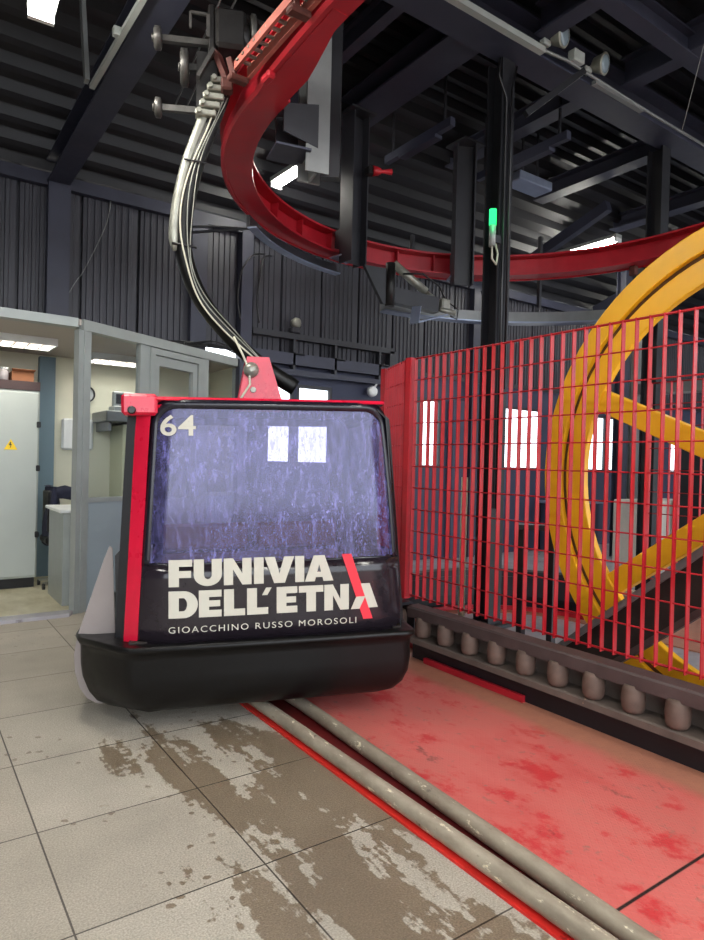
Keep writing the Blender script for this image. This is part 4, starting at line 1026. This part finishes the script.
# ------------------------------------------------------------------ lamps
def tube_lamp(label, p0, p1, hang):
    t = thing('tube_lamp', label, 'lamp', (min(p0[0], p1[0]), p0[1], p0[2]), 'fluorescent tube lamps')
    up = Vector((0, 0, .05)); a, b = V3(p0), V3(p1); d = (b - a).normalized()
    obj('housing', MB().bar(a + up, b + up, .14, .05), M['office_alu'], t)
    for s in (-1, 1):
        sd = d.cross(V3((0, 0, 1))) * (.03 * s)
        obj('tube', MB().tube([a + sd + d * .03, b + sd - d * .03], .016, 10), M['tube_light'], t)
    obj('end_cap', MB().bar(a, a + d * .03, .13, .06), M['white'], t); obj('end_cap', MB().bar(b - d * .03, b, .13, .06), M['white'], t)
    for q in (a + d * .1, b - d * .1): obj('suspension', MB().tube([q + Vector((0, 0, .07)), (q.x, q.y, hang)], .005, 6), M['black'], t)
    return t
tube_lamp('bright tube lamp hanging high over the platform, above the control room doorway', (.53, 2.7, 3.75), (.61, 3.95, 3.75), 4.76)
tube_lamp('bright tube lamp seen inside the bend of the red track', (3.40, 5.8, 4.38), (3.37, 6.42, 4.38), 4.45)
tube_lamp('bright tube lamp above the far side of the red track, beside a column', (8.1, 5.3, 4.52), (8.1, 6.3, 4.52), 4.58)
tube_lamp('added unseen tube lamp over the platform behind the photographer', (.5, -1.1, 4.2), (.58, -.2, 4.2), 5.18)  # unseen lamp, added for more light from above
tube_lamp('added unseen tube lamp over the red tread plate beside the photographer', (2.4, -1.1, 4.2), (2.4, .1, 4.2), 5.18)  # added out of view to light the plate from overhead
tube_lamp('added unseen tube lamp over the tread plate nearest the open station mouth', (2.4, -2.9, 4.2), (2.4, -1.7, 4.2), 5.18)  # another added lamp out of view, for downward light
tube_lamp('added unseen tube lamp over the grey tiles nearest the open station mouth', (.2, -2.9, 4.2), (.2, -1.7, 4.2), 5.18)  # added unseen, lights the tiles from above
tube_lamp('added unseen tube lamp over the left side of the platform', (-1.9, .9, 4.2), (-1.9, 2.1, 4.2), 5.18)  # added beyond the view to strengthen the overhead light
tube_lamp('tube lamp at the far end of the machine hall', (12.2, 5.2, 4.3), (12.2, 6.0, 4.3), 4.7)
def flood(label, x, y, z):
    t = thing('floodlight', label, 'floodlight', (x, y, z), 'floodlights on the main girder')
    c = V3((x, y, z)); d = V3((.22, -.9, -.22)).normalized()
    obj('reflector', MB().lathe(c - d * .06, d, [(0, .03), (.02, .06), (.10, .085), (.112, .092), (.118, .085)], 24), M['grey_metal'], t)
    obj('lens', MB().lathe(c + d * .055, d, [(0, .076), (.008, .07), (.014, .04)], 24), M['flood_lens'], t)
    obj('bracket', MB().bar(c - d * .04, c + V3((-.06, .10, -.06)), .03, .04).cbox(x - .12, x - .03, y + .04, y + .10, z - .07, z - .02, .01), M['office_alu'], t)
flood('round grey floodlight on the girder, directly above the green-lit column', 4.42, 3.50, 4.91)
flood('round grey floodlight on the girder, to the right of its twin', 4.98, 3.50, 4.89)
t = thing('conduit_rail', 'pale trunking rail running along the front edge of the main girder', 'trunking', (4.5, 3.54, 4.75))
obj('trunking', MB().box(2.6, 4.30, 3.53, 3.585, 4.752, 4.80), M['office_alu'], t)
obj('conduit', MB().tube([(4.3, 3.55, 4.78), (4.6, 3.54, 4.80), (5.9, 3.55, 4.78), (8.5, 3.55, 4.78)], .014, 8).box(5.0, 5.75, 3.54, 3.585, 4.752, 4.79), M['post_grey'], t)
obj('junction_box', MB().cbox(4.62, 4.76, 3.48, 3.56, 4.80, 4.90, .01), M['office_alu'], t)
t = thing('signal_lamp', 'green lit signal lamp on the side of the tall dark column', 'signal lamp', (3.92, 3.70, 3.1))
obj('body', MB().tube([(3.94, 3.72, 3.14), (3.94, 3.72, 3.31)], .028, 14), M['office_alu'], t)
obj('lens', MB().tube([(3.94, 3.72, 3.31), (3.94, 3.72, 3.44)], .03, 14), M['green_light'], t)
obj('lead', MB().tube([(3.94, 3.72, 3.14), (3.93, 3.71, 3.04), (3.98, 3.71, 3.0), (4.02, 3.73, 3.1), (4.0, 3.74, 3.18)], .008, 8), M['cable_white'], t)
obj('bracket', MB().box(3.95, 4.07, 3.745, 3.768, 3.2, 3.26), M['steel_black'], t)
gl = bpy.data.lights.new('green_glow', 'POINT'); gl.color = (.05, 1, .3); gl.energy = .5; gl.shadow_soft_size = .03
go = bpy.data.objects.new('green_glow', gl); COL.objects.link(go); go.location = (3.90, 3.66, 3.38)
tag(obj('column_cables', MB().tube([(4.0, 3.74, 4.7), (3.99, 3.74, 4.55), (4.1, 3.75, 4.4), (4.1, 3.75, 3.0), (4.1, 3.75, 1.0)], .012, 8).tube([(4.2, 3.74, 4.7), (4.15, 3.74, 4.5), (4.16, 3.75, 4.3), (4.16, 3.75, 2.0)], .010, 8), M['black']), 'black cables running down the column with the green light', 'cables')
tag(obj('diagonal_brace', MB().bar((4.23, 3.66, 4.28), (4.74, 3.48, 4.735), .05, .05), M['column_black']), 'dark bracket arm under the floodlights beside the column', 'brace')
t = thing('hanging_lamp', 'grey box lamp hung under the roof to the right of the green-lit column', 'lamp', (5.9, 4.95, 4.4))
obj('housing', MB().cbox(5.55, 6.1, 4.85, 5.1, 4.52, 4.62, .01), M['blue_metal'], t)
for xb in (5.7, 5.95): obj('bracket', MB().box(xb, xb + .02, 4.95, 4.97, 4.62, 5.18), M['steel_black'], t)
t = thing('warning_horn', 'small red horn fixed to the dark hanging post above the actuator', 'horn', (3.9, 5.34, 4.24))
obj('horn', MB().lathe((3.86, 5.28, 4.28), (1, -.35, .1), [(0, .05), (.06, .04), (.10, .018), (.2, .03)], 16), M['red_fence'], t)
obj('mount', MB().cbox(3.80, 3.88, 5.26, 5.34, 4.24, 4.32, .008), M['dark_metal'], t)
# cable rails hung below the ties
for x, y0, y1, lab in ((3.95, 4.5, 5.5, 'black cable carrier hanging under the roof between two hanging posts'), (5.0, 4.0, 5.2, 'black cable carrier hanging under the roof beside the green-lit column')):
    t = thing('cable_carrier', lab, 'cable carrier', (x, y0, 4.4), 'cable carriers')
    obj('rail', MB().box(x + .22, x + .28, y0, y1, 4.52, 4.6), M['steel'], t)
    obj('carrier', MB().box(x + .21, x + .30, y0 + .2, y0 + .75, 4.485, 4.52), M['steel'], t)
    for yr in (y0 + .1, y1 - .12): obj('drop_rod', MB().box(x + .24, x + .26, yr, yr + .02, 4.6, 5.18), M['steel_black'], t)

# left ceiling fittings
t = thing('light_rail', 'pale perforated rail fixed along the wide beam at top left', 'rail', (1.1, 3.6, 3.98))
obj('rail', MB().bar((1.13, 3.0, 3.985), (1.10, 4.92, 3.985), .035, .03), M['office_alu'], t)
for y in (3.7, 4.2): obj('lug', MB().cbox(1.06, 1.11, y, y + .05, 3.975, 4.03, .006), M['office_alu'], t)
tag(obj('drop_bar', MB().bar((1.06, 4.9, 4.0), (1.02, 5.0, 4.92), .06, .03), M['post_grey']), 'grey vertical bar meeting the pale rail at the wide beam', 'bar')
for k, x in enumerate((1.62, 1.72)):
    tag(obj('conduit_pipe', MB().tube([(x, 2.6, 4.70), (x + .3, 4.8, 4.70), (x + .45, 6.0, 4.62)], .008, 6), M['post_grey']), ['thin grey conduit under the roof, nearer to the wide beam', 'thin grey conduit under the roof, nearer to the gondola grip'][k], 'conduit', 'conduits at top left')

# things on the rear wall
t = thing('cable_tray', 'black cable tray on the dark cladding behind the gondola', 'cable tray', (4.4, 6.9, 2.3))
obj('upper_run', MB().box(3.36, 5.45, 6.86, 6.95, 2.83, 2.90).box(5.38, 5.48, 6.86, 6.95, 2.62, 2.86), M['steel_black'], t)
obj('lower_run', MB().box(3.36, 5.5, 6.84, 6.95, 2.40, 2.46).box(3.36, 5.5, 6.86, 6.95, 2.52, 2.66), M['steel'], t)
for x in (3.9, 4.5, 5.2): obj('hanger', MB().box(x, x + .03, 6.86, 6.95, 2.46, 2.83).box(x, x + .16, 6.86, 6.95, 2.64, 2.67), M['steel_black'], t)
t = thing('wall_spotlight', 'small grey spotlight sitting on the black cable tray', 'spotlight', (3.9, 6.86, 2.9))
obj('base', MB().cbox(3.85, 3.97, 6.82, 6.92, 2.9, 2.97, .01), M['steel_black'], t)
obj('head', MB().lathe((3.93, 6.88, 3.03), (.4, -.9, -.1), [(-.05, .04), (0, .065), (.04, .06), (.05, .03)], 18), M['grey_metal'], t)
t = thing('wall_socket_lamp', 'white bulb fitting with a looped lead on the wall behind the cabin', 'lamp', (5.1, 6.9, 2.3))
obj('fitting', MB().lathe((5.12, 6.92, 2.30), (0, -1, .1), [(0, .07), (.05, .07), (.08, .05)], 16), M['white'], t)
obj('lead', MB().tube([(5.12, 6.86, 2.34), (5.18, 6.86, 2.42), (5.32, 6.88, 2.42), (5.42, 6.92, 2.34)], .014, 8), M['white'], t)
def droop(pts, r): return MB().tube(smooth_path(pts, 6), r, 6)
tag(obj('wall_wire', droop([(1.76, 6.93, 4.02), (1.72, 6.93, 3.75), (1.63, 6.93, 3.5), (1.50, 6.93, 3.2), (1.44, 6.93, 3.1), (1.3, 6.93, 2.83)], .005), M['post_grey']), 'thin loose wire hanging down the cladding above the control room', 'wire')
for k, (x, s) in enumerate(((3.28, .0), (3.42, .1))):
    tag(obj('cable_loop', droop([(3.5 + s, 6.90, 3.78), (x + .05, 6.86, 3.72), (x - .1 + s, 6.83, 3.5), (x - .14 + s, 6.83, 3.2), (x - .1 + s, 6.83, 2.95)], .010), M['black']), ['black cable looping down the cladding column, the longer one', 'black cable looping down beside the longer one on the cladding'][k], 'cable', 'cables on the rear wall')
bc = MB()
for k in range(6): bc.tube(smooth_path([(2.0 + .1 * k, 6.75, 2.545 + .01 * k), (2.5, 6.78 - .02 * k, 2.58 + .03 * math.sin(k)), (2.9, 6.86, 2.64 + .03 * math.cos(k * 2)), (3.25, 6.9, 2.62 + .05 * math.sin(k * 1.3)), (3.35, 6.92, 2.85)], 6), .009, 6)
tag(obj('cable_bundle', bc, M['black']), 'bundle of black cables lying on top of the control room screen', 'cables')
wr = MB().tube([(5.62, 2.75, 5.1), (5.62, 2.75, 3.2)], .003, 5)
tag(obj('hanging_wire', MB().tube([(4.27, 1.95, 5.1), (4.30, 2.12, 4.6), (4.40, 2.42, 3.70)], .003, 5), M['post_grey']), 'thin pale wire hanging from the roof at the far right', 'wire')

# ------------------------------------------------------------------ things behind the fence
t = thing('machine_box', 'beige machine cabinet with a round fan grille behind the far fence', 'machine', (9.2, 5.2, 0))
obj('body', MB().cbox(8.6, 9.9, 5.0, 5.6, .0, .92, .02), M['beige'], t)
obj('fan_grille', MB().ring((9.55, 4.99, .5), (0, -1, 0), .06, .2, -.005, .02, 28).ring((9.55, 4.99, .5), (0, -1, 0), .23, .26, -.005, .02, 28), M['post_grey'], t)
obj('side_door', MB().cbox(8.66, 9.2, 4.985, 5.0, .08, .84, .008), M['beige'], t)
t = thing('notice_board', 'white notice board on a dark stand at the far right', 'notice board', (10.2, 5.0, 0))
obj('board', MB().cbox(9.95, 10.75, 4.6, 4.63, 1.05, 1.58, .006), M['white'], t)
obj('stand', MB().bar((10.0, 4.66, 0), (10.0, 4.66, 1.6), .05, .05).bar((10.7, 4.66, 0), (10.7, 4.66, 1.6), .05, .05), M['black'], t)
t = thing('steel_stand', 'black steel stand between the column and the yellow wheel', 'stand', (4.08, 3.28, 0))
obj('leg', MB().bar((4.0, 3.37, 0), (4.0, 3.37, .87), .05, .05), M['black'], t)
obj('leg', MB().bar((4.15, 3.20, 0), (4.15, 3.20, .87), .05, .05), M['black'], t)
obj('shelf', MB().bar((3.97, 3.41, .89), (4.18, 3.16, .89), .12, .04), M['dark_metal'], t)
t = thing('operating_desk', 'dark blue control console under the far windows', 'console', (9.1, 6.6, 0))
obj('base', MB().cbox(8.6, 9.6, 6.5, 6.9, 0, .78, .01), M['blue_wall'], t)
obj('top', MB().cbox(8.55, 9.65, 6.45, 6.92, .78, .82, .008), M['blue_metal'], t)
tag(obj('pale_pole', MB().tube([(4.10, 4.12, 0), (4.10, 4.12, 1.25)], .03, 10), M['cream']), 'pale upright pole behind the red fence next to the dark column', 'pole')
tag(obj('blue_door_leaf', MB().cbox(6.6, 6.92, 6.9, 6.98, .0, 2.3, .01), M['blue_wall']), 'tall blue panel between two far windows', 'panel')
t = thing('steel_locker', 'black electrical locker standing near the notice board', 'locker', (9.4, 4.2, 0))
obj('body', MB().cbox(9.05, 9.35, 4.5, 4.9, 0, 1.75, .01), M['black'], t)
obj('sticker', MB().box(9.1, 9.25, 4.494, 4.499, 1.1, 1.4), M['white'], t)
t = thing('machinery_gantry', 'grey steel machinery frame high behind the yellow wheel', 'machinery', (6.2, 2.4, 0))
obj('upright', MB().bar((7.4, 3.2, 0), (7.4, 3.2, 2.9), .12, .12).bar((7.6, 1.6, 0), (7.6, 1.6, 2.9), .12, .12), M['steel_black'], t)
obj('crossbeam', MB().bar((7.2, 4.4, 2.3), (7.7, .6, 2.3), .2, .12).bar((7.3, 3.4, 2.75), (7.5, .9, 2.75), .1, .1), M['post_grey'], t)
obj('diagonal', MB().bar((7.4, 3.2, 2.0), (7.5, 2.2, 2.75), .06, .06), M['post_grey'], t)

# ------------------------------------------------------------------ light, camera
w = bpy.data.worlds.new('overcast'); SC.world = w; w.use_nodes = True
bg = w.node_tree.nodes['Background']; bg.inputs[0].default_value = (.86, .92, 1.0, 1); bg.inputs[1].default_value = 2.3

# camera: level eye 1.35 m over the platform
cam = bpy.data.cameras.new('camera'); co = bpy.data.objects.new('camera', cam); COL.objects.link(co)
cam.sensor_fit = 'VERTICAL'; cam.sensor_height = 24; cam.lens = 24 * 650 / 940; cam.clip_start = .05; cam.clip_end = 300
yaw, pitch, roll = math.radians(35), math.radians(-.6), math.radians(1.43)
f = Vector((math.sin(yaw) * math.cos(pitch), math.cos(yaw) * math.cos(pitch), math.sin(pitch)))
r0 = Vector((math.cos(yaw), -math.sin(yaw), 0)); u0 = r0.cross(f)
r = r0 * math.cos(roll) + u0 * math.sin(roll); u = -r0 * math.sin(roll) + u0 * math.cos(roll)
co.matrix_world = Matrix(((r.x, u.x, -f.x, 0), (r.y, u.y, -f.y, 0), (r.z, u.z, -f.z, 1.35), (0, 0, 0, 1)))
SC.camera = co
for o in bpy.data.objects:
    if '_w' in o: del o['_w']
vs = SC.view_settings; vs.view_transform = 'Standard'; vs.look = 'None'; vs.gamma = 1; vs.use_curve_mapping = False; vs.exposure = 0.9
SC.cycles.use_denoising = True
SC.cycles.max_bounces = 10; SC.cycles.transparent_max_bounces = 12
